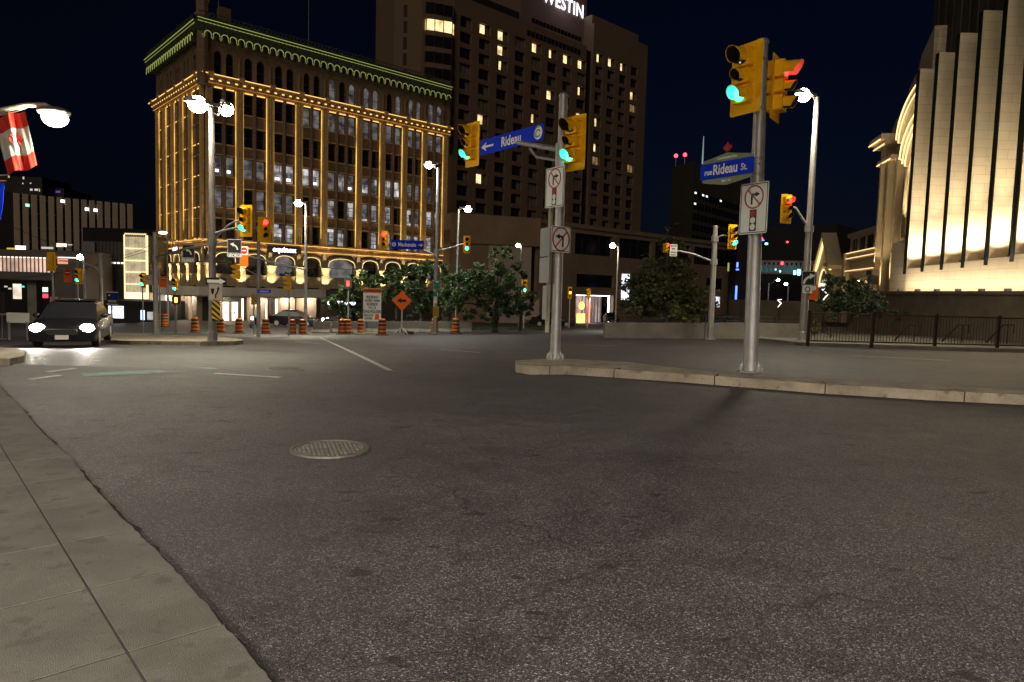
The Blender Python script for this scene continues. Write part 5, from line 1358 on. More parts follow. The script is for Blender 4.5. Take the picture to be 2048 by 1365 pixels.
m=MB();m.box(a.x,b_.x,Ysk+.1,Ysk+.2,z(516),z(514.3));m.build('light_line',glow('bridge_light_line',(1,.85,.7),2),sk)
m=MB()
for x in(at(50,560,Ysk).x,at(100,560,Ysk).x):m.box(x-.5,x+.5,Ysk+1,Ysk+2,gz(x,Ysk)-.2,z(560))
build_each(m,'bridge_pier',CONC,sk)
block('metal_clad_building','building with dark corrugated metal cladding beside the footbridge',108,166,502,73,SKM,[(116,518,136,528,glow('orange_poster',(1,.4,.25),.9)),(108,514,166,516,glow('bridge_light_line',(1,.85,.7),2))],12,pyt2=493)
COR=mat('corrugated_metal',(.09,.085,.085),.45,.5,.1,1)
t,F,L,zz=block('metal_clad_building','tall dark ribbed metal wall between the footbridge and the glowing lattice facade',166,247,482,78.3,COR,[(171,552,198,580,glow('striped_shop_window',(.75,.72,.9),.7,.6,2)),(171,586,198,598,glow('blue_white_panel',(.8,.85,1),5)),(200,524,247,527,glow('bridge_light_line',(1,.85,.7),2))],14,pyt2=452)
m=MB(F)
k=0
while k*.42<L:m.box(k*.42,k*.42+.12,-.08,0,gz(-40,76)-.5,zz);k+=1
m.build('ribs',COR,t)
m=MB(F);m.box(0,L*.32,-.3,-.1,zz-8,zz-.1);m.build('pale_metal_panel',mat('pale_metal',(.20,.19,.19),.5,.4,.1),t)
# lattice facade
t,F,L,zz=block('lattice_building','tall glowing facade covered by a metal lattice with zigzag light lines',247,297,470,78,mat('lattice_base',(.16,.13,.08),.6),(),12,pyt2=455)
m=MB(F);m.box(.25,L-.25,-.08,-.02,at(260,598,78).z,zz-.2);m.build('glowing_screen',glow('lattice_glow',(.66,.53,.33),.8,.25,1.5),t)
m=MB(F)
for py in(469,498,522,545,569,590):
    z=at(270,py,78).z;P=[]
    for i in range(26):P.append((.2+(L-.4)*i/25,-.14,z+(.09 if i%2 else -.06)))
    m.path(P,.05,5)
m.box(.1,.22,-.2,-.1,at(260,598,78).z,zz);m.box(L-.25,L-.02,-.2,-.1,at(260,598,78).z,zz);m.build('led_line',glow('lattice_led',(1,.82,.45),1.3),t)
m=MB(F)
for i in range(15):x=.3+(L-.6)*i/14;m.tube((x,-.11,at(260,598,78).z),(x,-.11,zz-.2),.014,n=4)
m.build('lattice_bars',STEEL,t)
m=MB(F);m.box(.2,L-.3,-.13,-.09,at(260,598,78).z,at(260,585,78).z);m.build('base_glow_panel',glow('base_glow_panel',(1,.85,.5),1.6),t)
t,F,L,zz=block('shop_block','dark ground floor row of shops under the glowing lattice with white windows',200,318,601,70,NW2,[(216,612,246,636,glow('white_shop_window',(.85,.88,1),2.2,.5,1)),(281,621,288,640,glow('blue_shop_window',(.5,.65,1),4)),(294,624,309,640,glow('grey_shop_window',(.7,.7,.7),.7,.4,1)),(200,625,214,638,glow('grey_shop_window',(.7,.7,.7),.7))],6)
# under the footbridge: shops and signs of the street beyond
t,F,L,zz=block('shop_block','row of lit shops seen far away under the footbridge',-60,200,560,112,NW2,[(25,568,42,598,glow('cream_lit_wall',(.9,.75,.6),1.0,.5,.4)),(60,566,66,590,glow('glowing_brown_wall',(.3,.2,.1),.3)),(80,575,95,584,glow('green_white_sign',(.8,.95,.75),1.6,.7,1.5)),(82,588,95,596,glow('red_shop_sign',(1,.05,.08),2.5)),(70,580,77,588,glow('orange_shop_sign',(1,.25,.1),3)),(8,572,14,575,SW2),(16,576,22,579,SW2),(40,572,48,575,glow('teal_shop_sign',(.1,.8,.7),1.5)),(130,582,152,588,glow('red_letters',(1,.12,.05),1.8,.8,2)),(0,585,10,640,NW),(105,575,120,600,glow('glowing_brown_wall',(.3,.2,.1),.3))],8)  # the cream and brown wall patches glow in place of light on them
# ================================================================= TREES AND PLANTS
def leafmat(name,c,var=.35):
    m=mat(name,c,.55,0,var,1.6);return m
BARK=mat('dark_bark',(.045,.035,.026),.9,0,.3,6,.8,20)
def leaves(mb,blobs,n,size,rnd):
    tot=sum(b[3]*b[4]*b[5] for b in blobs)
    for cx,cy,cz,rx,ry,rz in blobs:
        k=int(n*rx*ry*rz/tot)
        # clumps inside the blob
        cl=[]
        for _ in range(max(4,k//90)):
            while 1:
                v=Vector((rnd.uniform(-1,1),rnd.uniform(-1,1),rnd.uniform(-1,1)))
                if .25<v.length<1:break
            cl.append((cx+v.x*rx*1.08,cy+v.y*ry*1.08,cz+v.z*rz*1.1,rnd.uniform(.16,.40)*min(rx,ry,rz)))
        for _ in range(k):
            c=rnd.choice(cl);v=Vector((rnd.gauss(0,.5),rnd.gauss(0,.5),rnd.gauss(0,.42)))*c[3]
            p=Vector(c[:3])+v
            a=Vector((rnd.gauss(0,1),rnd.gauss(0,1),rnd.gauss(0,.5))).normalized();b=a.orthogonal().normalized()
            b=(b*math.cos(rnd.uniform(0,6.28))+a.cross(b)*math.sin(rnd.uniform(0,6.28)))
            s=size*rnd.uniform(.6,1.3);o=len(mb.v)
            mb.v+=[tuple(p-a*s*.5),tuple(p+b*s*.28),tuple(p+a*s*.5),tuple(p-b*s*.28)];mb.f.append((o,o+1,o+2,o+3));mb.mi.append(mb.m)
def tree(label,base,h,blobs,n,size,mt,trunk=.16,seed=1,name='tree',cat='tree',group=None,limbs=7):
    rnd=random.Random(seed);b=Vector(base);t=thing(name,label,cat,b,0,group)
    m=MB();top=b+Vector((rnd.uniform(-.3,.3),0,h*.72))
    m.path([b-Vector((0,0,.1)),b+Vector((.05,0,h*.2)),b+(top-b)*.5+Vector((.1,0,0)),top],[trunk*1.25,trunk,trunk*.7,trunk*.25],8)
    for i in range(limbs):
        bl=blobs[i%len(blobs)];k=rnd.uniform(.25,.6);s=b+(top-b)*k
        e=b+Vector((bl[0]+rnd.uniform(-.5,.5)*bl[3],bl[1]+rnd.uniform(-.5,.5)*bl[4],bl[2]+rnd.uniform(-.2,.4)*bl[5]))
        m.path([s,(s+e)/2+Vector((0,0,.15)),e],[trunk*.45,trunk*.28,trunk*.1],6)
    m.build('trunk',BARK,t,True)
    m=MB();leaves(m,[(b.x+x,b.y+y,b.z+z,rx,ry,rz) for x,y,z,rx,ry,rz in blobs],n,size,rnd);m.build('crown',mt,t)
    return t
G1=leafmat('leaf_green',(.045,.085,.02));G2=leafmat('leaf_dark_green',(.035,.065,.02));G3=leafmat('leaf_brownish_green',(.065,.075,.022))
def gbase(px,py,Y):
    P=at(px,py,Y);return Vector((P.x,P.y,gz(P.x,P.y)))
def pxblobs(base,Y,lst,rd=.9):
    """crown lobes given as (px,py,rx,ry in photo pixels)"""
    out=[];s=Y/FPX
    for px,py,rx,ry in lst:
        p=at(px,py,Y);out.append((p.x-base.x,random.uniform(-.5,.5),p.z-base.z,rx*s,max(rx,ry)*s*rd,ry*s))
    return out
b=gbase(1330,660,42)
tree('big conical tree with a brownish green crown, right of the mall entrance',b,8.5,pxblobs(b,42,[(1340,465,16,34),(1335,510,36,32),(1325,560,62,42),(1330,605,88,38),(1300,580,55,36),(1375,560,45,40),(1365,620,62,26),(1275,615,40,28),(1345,485,24,30)]),15000,.24,G3,.2,3,limbs=10)
b=gbase(990,650,50)
tree('wide dark green tree right of the grey lamp post, in front of the mall',b,7,pxblobs(b,50,[(940,575,52,32),(985,560,48,38),(1010,600,50,26),(900,600,36,24),(965,620,60,20),(1000,525,26,22)]),11000,.24,G1,.2,5,limbs=9)
b=gbase(1040,655,54)
tree('smaller dark tree with a sparse crown at the right end of the tree row',b,6,pxblobs(b,54,[(1030,545,22,20),(1048,585,22,18),(1035,620,26,16),(1060,610,14,10),(1000,505,18,14)]),3600,.25,G2,.12,6)
b=gbase(735,650,58)
tree('tree with a spreading crown just behind the construction board',b,6,pxblobs(b,58,[(735,565,34,20),(770,575,24,18),(705,580,22,14),(745,595,38,12)]),5200,.25,G1,.13,7)
b=gbase(680,650,58)
tree('low tree standing over the glowing street level letters, leftmost of the row',b,5.5,pxblobs(b,58,[(690,590,28,14),(672,608,26,14),(700,615,26,16),(720,625,16,14)]),3800,.24,G1,.12,8)
b=gbase(792,650,58)
tree('tree behind the orange diamond sign, under the Mackenzie sign',b,6.5,pxblobs(b,58,[(795,560,26,26),(820,585,24,16),(790,595,30,14),(812,540,14,14)]),5000,.25,G2,.13,9)
b=gbase(842,650,56)
tree('dark tree just left of the grey lamp post with the chevron board',b,7,pxblobs(b,56,[(850,545,26,28),(838,585,28,24),(860,610,26,20),(835,625,24,14)]),5600,.25,G2,.14,10)
b=gbase(898,655,54)
tree('dark tree just right of the grey lamp post with the chevron board',b,6.5,pxblobs(b,54,[(900,550,22,20),(905,585,24,18),(895,615,22,16)]),4000,.25,G1,.13,11)
b=gbase(1700,640,37)
b.z=at(1700,645,37).z-.4
tree('dark shrub tree in front of the old stone hall and its porch',b,3.2,pxblobs(b,37,[(1675,575,28,26),(1700,600,46,30),(1735,610,38,24),(1660,605,26,26),(1715,575,22,18),(1770,628,34,14),(1690,565,18,16)]),9000,.16,G2,.1,12,name='shrub',cat='shrub')
b=gbase(1660,670,31)
tree('small lit weedy shrub at the foot of the right lamp post',b,1.1,pxblobs(b,31,[(1632,645,8,16),(1628,665,8,12)]),500,.12,leafmat('leaf_yellow_green',(.16,.20,.03)),.03,13,name='shrub',cat='shrub',limbs=3)
b=gbase(1320,648,40)
tree('low yellowish lit bush at the foot of the conical tree',b,.8,pxblobs(b,40,[(1345,640,24,7),(1375,637,20,8)]),700,.16,leafmat('leaf_yellow_green',(.16,.20,.03)),.03,14,name='shrub',cat='shrub',limbs=3)
lamp('POINT',at(1350,644,38.6),12,(1,.85,.3),size=.1,name='garden_lamp')
b=gbase(1440,655,44)
tree('low round bush behind the low concrete wall by the light grey pole',b,1.6,pxblobs(b,44,[(1435,628,22,12),(1450,640,18,8),(1410,632,16,10)]),1500,.18,G2,.05,15,name='shrub',cat='shrub',limbs=3)
for i,(px,lb) in enumerate(((520,'dark planter bush on the balcony nearest the double lamp'),(575,'dark planter bush on the balcony right of the curved arm'),(628,'dark planter bush on the balcony behind the medium lamp'))):
    t_=along(px,(C0.x,C0.y),47.5);P=FR@Vector((t_,-.05,2.4));t=thing('planter_bush',lb,'plant',P,0,'planter bushes on the balcony')
    m=MB(FR);rr=random.Random(i);m.box(t_-.9,t_+.9,-.18,.12,2.2,2.5);m.build('planter',BLK,t)
    m=MB();leaves(m,[((FR@Vector((t_+dx,-.05,2.7))).x,(FR@Vector((t_+dx,-.05,2.7))).y,2.7,.5,.25,.3) for dx in(-.6,0,.6)],420,.2,rr);m.build('foliage',G2,t)
g=MB();rr=random.Random(5)
for i in range(2600):
    px=rr.uniform(905,1090);p=G(px,rr.uniform(657,661));a=rr.uniform(0,6.28);s=rr.uniform(.08,.25)
    o=len(g.v);g.v+=[(p.x-.02*math.cos(a),p.y-.02*math.sin(a),p.z),(p.x+.02*math.cos(a),p.y+.02*math.sin(a),p.z),(p.x+rr.uniform(-.05,.05),p.y,p.z+s)];g.f.append((o,o+1,o+2));g.mi.append(0)
o=g.build('grass',G2);tag(o,'strip of rough grass under the dark trees','grass',kind='stuff')
# ================================================================= BARRELS, BARRIERS, BOARDS
BO=mat('barrel_orange',(.72,.17,.015),.45,0,.12,4);BB=mat('barrel_black',(.02,.018,.018),.5,0,.1);RB=mat('rubber_base',(.03,.028,.027),.9,0,.2)
def barrel(label):
    t=thing('traffic_barrel',label,'traffic barrel',(0,0,0),0,'orange and black construction barrels',local=True)
    prof=[(.27,0),(.275,.2),(.265,.21),(.262,.4),(.252,.41),(.248,.6),(.238,.61),(.234,.8),(.22,.82),(.205,.98),(.16,1.02),(.02,1.03)]
    m=MB();m.lathe([(r,z+.06) for r,z in prof],n=24);m.build('drum',BO,t,True)
    for z in(.12,.36,.60,.84):
        r=.277-.05*z;m=MB();m.lathe([(r,z+.0),(r+.007,z+.0),(r,z+.14),(r-.006,z+.14)],n=24);m.build('black_band',BB,t,True)
    m=MB();m.slab([(.42*math.cos(R(a)),.42*math.sin(R(a))) for a in range(0,360,45)],0,.06);m.build('rubber_base',RB,t)
    m=MB();m.path([(-.1,0,1.08),(-.08,0,1.16),(.08,0,1.16),(.1,0,1.08)],.015,6);m.build('handle',BB,t)
    return t
bl=[(390,663,'barrel standing farthest left, just left of the tall double lamp'),(441,663,'barrel hidden partly behind the striped hazard board of the tall lamp'),(478,665,'barrel second to the right of the tall double lamp'),
    (531,668,'barrel standing alone in front of the dark pillared shopfront'),(584,669,'barrel just left of the medium street lamp foot'),(605,670,'barrel touching the medium street lamp foot'),
    (684,670,'left barrel of the close pair in front of the concrete barriers'),(695,670,'right barrel of the close pair in front of the concrete barriers'),(722,664,'barrel standing half behind the construction board'),
    (764,673,'barrel in front of the right edge of the construction board'),(869,671,'barrel directly below the chevron board'),(911,670,'barrel standing farthest right, beside the dark trees'),
    (318,655,'small far barrel near the left grey signal pole'),(330,656,'small far barrel right of the left grey signal pole')]
B0=None
for px,py,lb in bl:
    Y=48 if py>660 else 58
    if px==764:Y=44
    P=at(px,py,Y);loc=(P.x,P.y,gz(P.x,P.y))
    if B0 is None:B0=barrel(lb);B0.location=loc
    else:copy_tree(B0,lb,loc,random.uniform(0,6))
# jersey barriers
def barrier():
    t=thing('concrete_barrier','','concrete barrier',(0,0,0),0,'grey concrete barriers in the construction area',local=True)
    m=MB();pr=[(-.3,0),(-.3,.08),(-.13,.3),(-.09,.82),(.09,.82),(.13,.3),(.3,.08),(.3,0)]
    n=len(pr);m.add([(-1.45,y,z) for y,z in pr]+[(1.45,y,z) for y,z in pr],[tuple(range(n)),tuple(range(2*n-1,n-1,-1))]+[(i,n+i,n+(i+1)%n,(i+1)%n) for i in range(n)]);m.build('body',CONCD,t)
    m=MB();m.box(-.3,.3,-.10,-.093,.45,.5) if False else m.tube((-1.0,0,.82),(-1.0,0,.88),.03,n=6);m.tube((1.0,0,.82),(1.0,0,.88),.03,n=6);m.build('lifting_loop',STEELD,t)
    return t
K0=None
jb=['leftmost concrete barrier, behind the barrel pair','concrete barrier between the barrel pair and the construction board','concrete barrier right behind the construction board','concrete barrier just right of the construction board','concrete barrier behind the orange diamond sign','concrete barrier right of the orange diamond sign','concrete barrier left of the chevron board','concrete barrier right of the chevron board','rightmost concrete barrier at the edge of the grass strip']
xa=at(655,668,52).x;xb=at(925,668,50).x
for i,lb in enumerate(jb):
    k=i/(len(jb)-1);x=xa+(xb-xa)*k;Y=50.5+(.4 if i%2 else 0)
    if K0 is None:K0=barrier();K0['label']=lb;K0.location=(x,Y,gz(x,Y));o=K0
    else:o=copy_tree(K0,lb,(x,Y,gz(x,Y)),R(random.uniform(-3,3)))
    o.scale=((xb-xa)/8/2.95,1,1)
# construction board on legs
P=at(744,640,47);gzc=gz(P.x,P.y);hh=at(744,577,47).z-at(744,643,47).z;zc=(at(744,577,47).z+at(744,643,47).z)/2;wb=36/FPX*47
def boardtext(m):
    for s_,z,sz,sx in(('RIDEAU',.23,.26,.9),('CLOSED / FERM\u00c9',.125,.19,.72),('SUSSEX',.015,.26,.9),('TO / \u00c0',-.095,.2,.9),('DALHOUSIE',-.2,.26,.88)):m.text(s_,0,z*hh,sz,-.006,sx,.006)
    for s_,z in(('FOLLOW',-.325),('SUIVRE',-.42)):m.text(s_,-wb*.2,z*hh,.2,-.006,.8,.006)
t=sign('construction_board','tall white construction board reading RIDEAU CLOSED with an orange top band',(P.x,P.y,zc),0,wb,hh,SWHT,[
    ('orange_band',lambda m:m.box(-wb/2+.01,wb/2-.01,-.004,-.001,hh*.36,hh*.495),SORG),
    ('band_lettering',lambda m:m.text('CONSTRUCTION',0,hh*.425,.19,-.008,.83,.008),SBLK),
    ('lettering',boardtext,SBLK),('divider',lambda m:m.box(-wb*.48,wb*.48,-.004,-.001,-hh*.255,-hh*.248),SBLK),
    ('orange_barrel_symbol',lambda m:m.prism([(wb*.14,-hh*.45),(wb*.42,-hh*.45),(wb*.37,-hh*.28),(wb*.19,-hh*.28)],-.004,-.001),SORG)],rad=.02)
m=MB(Matrix.Translation((0,0,0)))
for x in(-wb*.45,wb*.45):m.box(x-.04,x+.04,.01,.09,gzc-zc,hh/2*.9)
m.box(-wb*.6,-wb*.4,-.5,.6,gzc-zc,gzc-zc+.08);m.box(wb*.4,wb*.6,-.5,.6,gzc-zc,gzc-zc+.08);m.build('stand',STEELD,t)
# diamond
P=at(805,640,47);gzc=gz(P.x,P.y);c=at(804,602,47);s_=19/FPX*47
t=sign('diamond_sign','orange diamond sign with a black left arrow on a folding stand',c,0,s_*1.5,s_*1.5,SORG,[
    ('arrow',lambda m:(m.box(-.06,.30,-.006,-.002,-.07,.09),m.prism([(-.05,.2),(-.36,.01),(-.05,-.18)],-.006,-.002)),SBLK)],poly=[(0,-s_*1.08),(s_,0),(0,s_*1.08),(-s_,0)])
dz=gzc-c.z
m=MB();m.box(-.05,.05,.04,.1,dz+.4,s_*.8)
for a in(-1,1):
    for b_ in(-1,1):m.tube((0,.07,dz+.5),(a*.5,.07+b_*.4,dz+.02),.03,n=6)
m.build('stand',STEEL,t)
m=MB(Matrix.Translation((0,0,0)));m.box(-.28,.28,-.2,.25,0,.13);m.box(-.2,.25,-.15,.2,.13,.24)
o=m.build('sandbag',mat('sandbag',(.04,.035,.03),.95));o.location=(P.x+.5,P.y,gzc);tag(o,'dark sandbags piled at the foot of the diamond sign stand','sandbag')
P=at(790,668,45.5);m=MB();m.box(-1.3,1.3,-.1,.1,0,.08);m.box(-.9,1.5,.15,.35,0,.08);m.box(-.4,1.0,-.05,.2,.08,.16)
o=m.build('timber_planks',mat('pale_timber',(.45,.38,.26),.8,0,.3,3));o.location=(at(740,668,46).x,46,gz(at(740,668,46).x,46));o.rotation_euler=(0,0,R(-25));tag(o,'pale timber planks lying below the construction board','timber')
# arrow sign pair + orange on the left
Yc=44
P=at(135,600,Yc)
t=sign('detour_board','orange and white board with two no entry discs above the right headlight',at(136,612,Yc),4,.92,.98,SORG,[
   ('upper_plate',lambda m:m.rrect(.90,.36,.01,-.002,-.0005,0,.30),SWHT)]+
   [(nm,(lambda x:(lambda m:m.disc(x,.30,.15,-.006,-.0025)))(x),SRED) for nm,x in(('disc',-.22),('disc',.22))]+
   [(nm,(lambda x:(lambda m:m.box(x-.10,x+.10,-.010,-.0065,.28,.32)))(x),SWHT) for nm,x in(('bar',-.22),('bar',.22))]+
   [('black_marks',lambda m:[m.prism([(x-.07,z),(x,z-.07),(x+.07,z),(x,z+.07)],-.005,-.001) for x in(-.33,-.11,.11,.33) for z in(.02,-.33)],SBLK)],cat='sign')
m=MB();m.box(-.04,.04,.01,.08,gz(P.x,Yc)-at(136,612,Yc).z,.4);m.build('stand',STEELD,t)
sign('road_sign','orange panel with a red no entry disc hanging left of the bright green light',at(135,552,56),4,.62,1.1,SORG,[('upper_plate',lambda m:m.rrect(.56,.52,.02,-.002,-.0005,0,.26),SWHT)]+[(a,b_,c_) for a,b_,c_ in noentry(.21,.26)] if False else [('disc',lambda m:m.disc(0,.27,.25,-.005,-.001),SRED),('bar',lambda m:m.box(-.18,.18,-.009,-.0055,.24,.30),SWHT)])
# signals on the left: rear view, green etc.
traffic_light('yellow traffic light seen from behind on the left, above the left headlight',at(104,524,36),176,'none',1.0,.60)
P=at(107,640,36.2);pole('slim post under the traffic light that is seen from behind',Vector((P.x,P.y,gz(P.x,P.y))),at(107,535,36.2).z,.06,.05,None,baseplate=False,name='sign_post')
sign('road_sign','two small white signs on the slim post above the left headlight',at(108,612,35.9),0,.42,.95,mat('pale_pink_white',(.5,.42,.36),.5),[('ring',L_ring(0,.3,.12,.25),SRED)])
traffic_light('bright traffic light lit green beside the orange no entry panel on the left',at(157,553,50),2,'green',1.15,.62)
P=at(156,640,50.3);pole('dark post under the bright left green light',Vector((P.x,P.y,gz(P.x,P.y))),at(156,520,50.3).z,.09,.07,None,baseplate=False,name='sign_post',mat_=STEELD)
far_lamp('short street lamp between the footbridge and the ribbed metal wall',168,514,161,514,60,300,1.2,.12,col=(.9,1,.95))
P=at(203,640,52);aX=Vector((P.x,52,at(200,545,52).z))
pole('pale grey pole in front of the ribbed metal wall with an arm curving left',Vector((P.x,P.y,gz(P.x,P.y))),at(200,508,52).z,.14,.12,None,baseplate=False,arms=[([aX,at(190,534,52),at(160,524,52),at(118,522,52)],.06,.04)])
P=at(224,655,40);t=thing('pedestrian_sign','black hotel direction sign with a blue map and a red leaf, on a thin pole','sign',Vector((P.x,40,gz(P.x,40))))
m=MB();m.tube((P.x,40,gz(P.x,40)),(P.x,40,at(224,608,40).z),.04,n=8);m.build('pole',BLK,t)
c=at(225,597,40);m=MB(Matrix.Translation(c));m.rrect(.66,.66,.04,-.03,.03);m.build('panel',SBLK,t)
m=MB(Matrix.Translation(c));m.box(-.05,.2,-.04,-.031,.0,.26);m.build('map',SBLU,t)
m=MB(Matrix.Translation(c));m.prism([(-.12,.12),(-.26,.17),(-.12,.22)][::1],-.04,-.031);m.box(-.34,.34,-.04,-.031,.33,.37);m.box(-.34,.34,-.04,-.031,-.37,-.33);m.box(-.25,.25,-.04,-.031,-.15,-.12);m.box(-.25,.25,-.04,-.031,-.22,-.19);m.build('white_marks',SWHT,t)
m=MB(Matrix.Translation(c));leaf(m,0,.45,.07);m.build('red_leaf',SRED,t)
# small signals by pole K
traffic_light('small yellow traffic light lit green in front of the glowing lattice facade',at(286,561,YK+6),4,'green',.95,.40)
sign('road_sign','small white no turn sign right of the leftmost small green signal',at(298,560,YK+6),4,.40,.62,mat('aged_white',(.50,.42,.34),.5),[('prohibition_ring',L_ring(0,.12,.14,.18),SRED)])
traffic_light('small green lit traffic light just right of the orange no entry panel',at(351,570,YK+8),4,'green',1.0,.42)
sign('road_sign','orange panel under a small no entry disc just right of the left grey pole',at(326,564,YK+5),4,.40,.66,SORG,[('disc',lambda m:m.disc(0,.2,.12,-.005,-.001),SRED),('bar',lambda m:m.box(-.09,.09,-.009,-.0055,.18,.22),SWHT)])
for px,py0,Y_,lb in((286,575,YK+6.2,'thin post under the leftmost small green signal'),(351,583,YK+8.2,'thin post under the small green signal right of the grey pole'),(320,540,YK+5.2,'thin post with the orange no entry panel near the grey pole')):
    P=at(px,648,Y_);pole(lb,Vector((P.x,P.y,gz(P.x,P.y))),at(px,py0,Y_).z,.05,.04,None,baseplate=False,name='sign_post')
# pedestrian hand signal lit orange / red
for px,py,Y_,mt,lb,sz in((352,600,44,glow('orange_hand_lit',(1,.28,.04),9),'small pedestrian signal lit orange below the small green signal',.32),(696,567,56,glow('red_hand_lit',(1,.05,.03),5),'pedestrian signal lit red among the leaves left of the construction board',.42)):
    c=at(px,py,Y_);t=thing('pedestrian_signal',lb,'pedestrian signal',c);m=MB(Matrix.Translation(c));m.rrect(sz*1.5,sz*1.9,.03,0,.2);m.build('housing',BLK,t)
    m=MB(Matrix.Translation(c));m.rrect(sz*.55,sz*.5,.03,-.02,-.005,0,-sz*.3)
    for i in range(4):m.box(-sz*.27+i*sz*.15,-sz*.27+i*sz*.15+sz*.09,-.02,-.005,-sz*.1,sz*.45)
    m.build('hand_symbol',mt,t)
    P=at(px,640,Y_+.2);m=MB();m.tube((P.x,Y_+.25,gz(P.x,Y_)),(P.x,Y_+.25,c.z),.05,n=8);m.build('post',STEELD,t)
# white utility lamp head on the slim pole near the left
P=at(336,650,62);t=thing('street_lamp','short white lamp with curled cables right of the left grey pole','street lamp',Vector((P.x,62,gz(P.x,62))),0,GLP)
m=MB();m.tube((P.x,62,gz(P.x,62)),(P.x,62,at(340,468,62).z),.10,.07,n=10);m.path([at(340,470,62),at(333,466,62),at(325,465,62)],.05,6);m.path([at(340,478,62),at(334,486,62),at(327,484,62)],.04,6);m.path([at(340,478,62),at(345,484,62),at(348,490,62)],.04,6);m.build('shaft',STEEL,t,True)
m=MB();c=at(326,466,62);m.ball(c,.28,12,8,1.5,1,.5);m.build('lens',glow('dim_lamp',(1,.9,.7),4),t)
# ================================================================= FLAG AND NEAR LEFT LAMP
Yf=13.
cl=at(110,236,Yf);b0=at(-60,232,Yf);arm=[at(-60,245,Yf),at(0,222,Yf),at(50,211,Yf),at(90,210,Yf),at(104,217,Yf)]
t=thing('street_lamp','close round lens of a curved street lamp above the hanging flag','street lamp',(b0.x,Yf,gz(b0.x,Yf)),0,GLP)
m=MB();m.path([Vector((b0.x-.6,Yf,gz(b0.x,Yf)-.1)),Vector((b0.x-.6,Yf,arm[0].z-.6)),arm[0]+Vector((-.3,0,-.15))]+arm,[.12,.09,.07,.06,.05,.045,.04,.04],12);m.build('shaft',mat('beige_pole',(.5,.44,.36),.5,0,.1),t,True)
m=MB();m.ball(cl+Vector((-.02,0,.10)),.24,18,10,1.2,1,.42);m.build('lamp_housing',STEELD,t,True)
m=MB();m.ball(cl,.215,20,12,1.02,1.,.78);m.build('lens',glow('near_lamp_lens',(1,1,.82),14),t,True)
lamp('POINT',cl+Vector((0,-.1,-.35)),520,(1,.94,.74),size=.2,parent=t,name='lamp_bulb')
# flag: hanging cloth, red - white - red with a maple leaf
FRD=mat('flag_red',(.62,.03,.015),.7,0,.08);FWT=mat('flag_white',(.62,.58,.50),.7,0,.06)
fl_=thing('flag','red and white flag with a maple leaf hanging below the curved lamp arm','flag',at(20,222,Yf))
TL,TR,BR,BL=(-14,237),(50,221),(74,334),(16,348)
def fpt(u,v):
    px=(TL[0]*(1-u)+TR[0]*u)*(1-v)+(BL[0]*(1-u)+BR[0]*u)*v;py=(TL[1]*(1-u)+TR[1]*u)*(1-v)+(BL[1]*(1-u)+BR[1]*u)*v
    py+=3*math.sin(u*9+v*2);yy=.05*math.sin(u*11+v*1.5)+.03*math.sin(u*23)*(1-v*.5)
    return at(px,py,Yf-.02+yy)
def cloth(v0,v1,mt,nm):
    m=MB();nu=40;nv=14
    vs=[fpt(i/nu,v0+(v1-v0)*j/nv) for j in range(nv+1) for i in range(nu+1)]
    m.add(vs,[(j*(nu+1)+i,j*(nu+1)+i+1,(j+1)*(nu+1)+i+1,(j+1)*(nu+1)+i) for j in range(nv) for i in range(nu)]);return m.build(nm,mt,fl_,True)
cloth(0,.27,FRD,'red_band');cloth(.27,.74,FWT,'white_band');cloth(.74,1,FRD,'red_band')
# maple leaf drawn on the cloth, rotated with it
h=[(0,1.),(.12,.72),(.24,.80),(.20,.45),(.40,.62),(.46,.48),(.72,.52),(.62,.24),(.80,.12),(.42,-.22),(.46,-.40),(.06,-.34),(.05,-.85)]
pp=h+[(-x,z) for x,z in h[::-1]][:-1]
m=MB();c_=(.56,.49)
vs=[fpt(c_[0],c_[1])+Vector((0,-.035,0))]
for x,z in pp:
    vs.append(fpt(c_[0]+x*.30,c_[1]-z*.19)+Vector((0,-.03,0)))
n_=len(pp);m.add(vs,[(0,i+1,(i+1)%n_+1) for i in range(n_)]);m.build('maple_leaf',FRD,fl_)
m=MB();m.path([at(-20,235,Yf),at(30,224,Yf),at(53,216,Yf)],.012,6);m.path([at(-20,352,Yf),at(16,350,Yf)],.012,6);m.build('flag_rod',STEEL,fl_)
bn=thing('banner','blue street banner cut by the left edge below the flag','banner',at(2,360,Yf))
m=MB();p=[at(-60,362,Yf),at(8,364,Yf),at(5,410,Yf),at(0,440,Yf),at(-60,440,Yf)];m.add([tuple(v) for v in p]+[tuple(v+Vector((0,.02,0))) for v in p],[(0,1,2,3,4),(9,8,7,6,5)]+[(i,5+i,5+(i+1)%5,(i+1)%5) for i in range(5)]);m.build('cloth',SBLU,bn)
m=MB();m.path([at(-60,364,Yf),at(12,362,Yf)],.015,6);m.build('rod',mat('orange_rod',(.7,.3,.05),.5),bn)
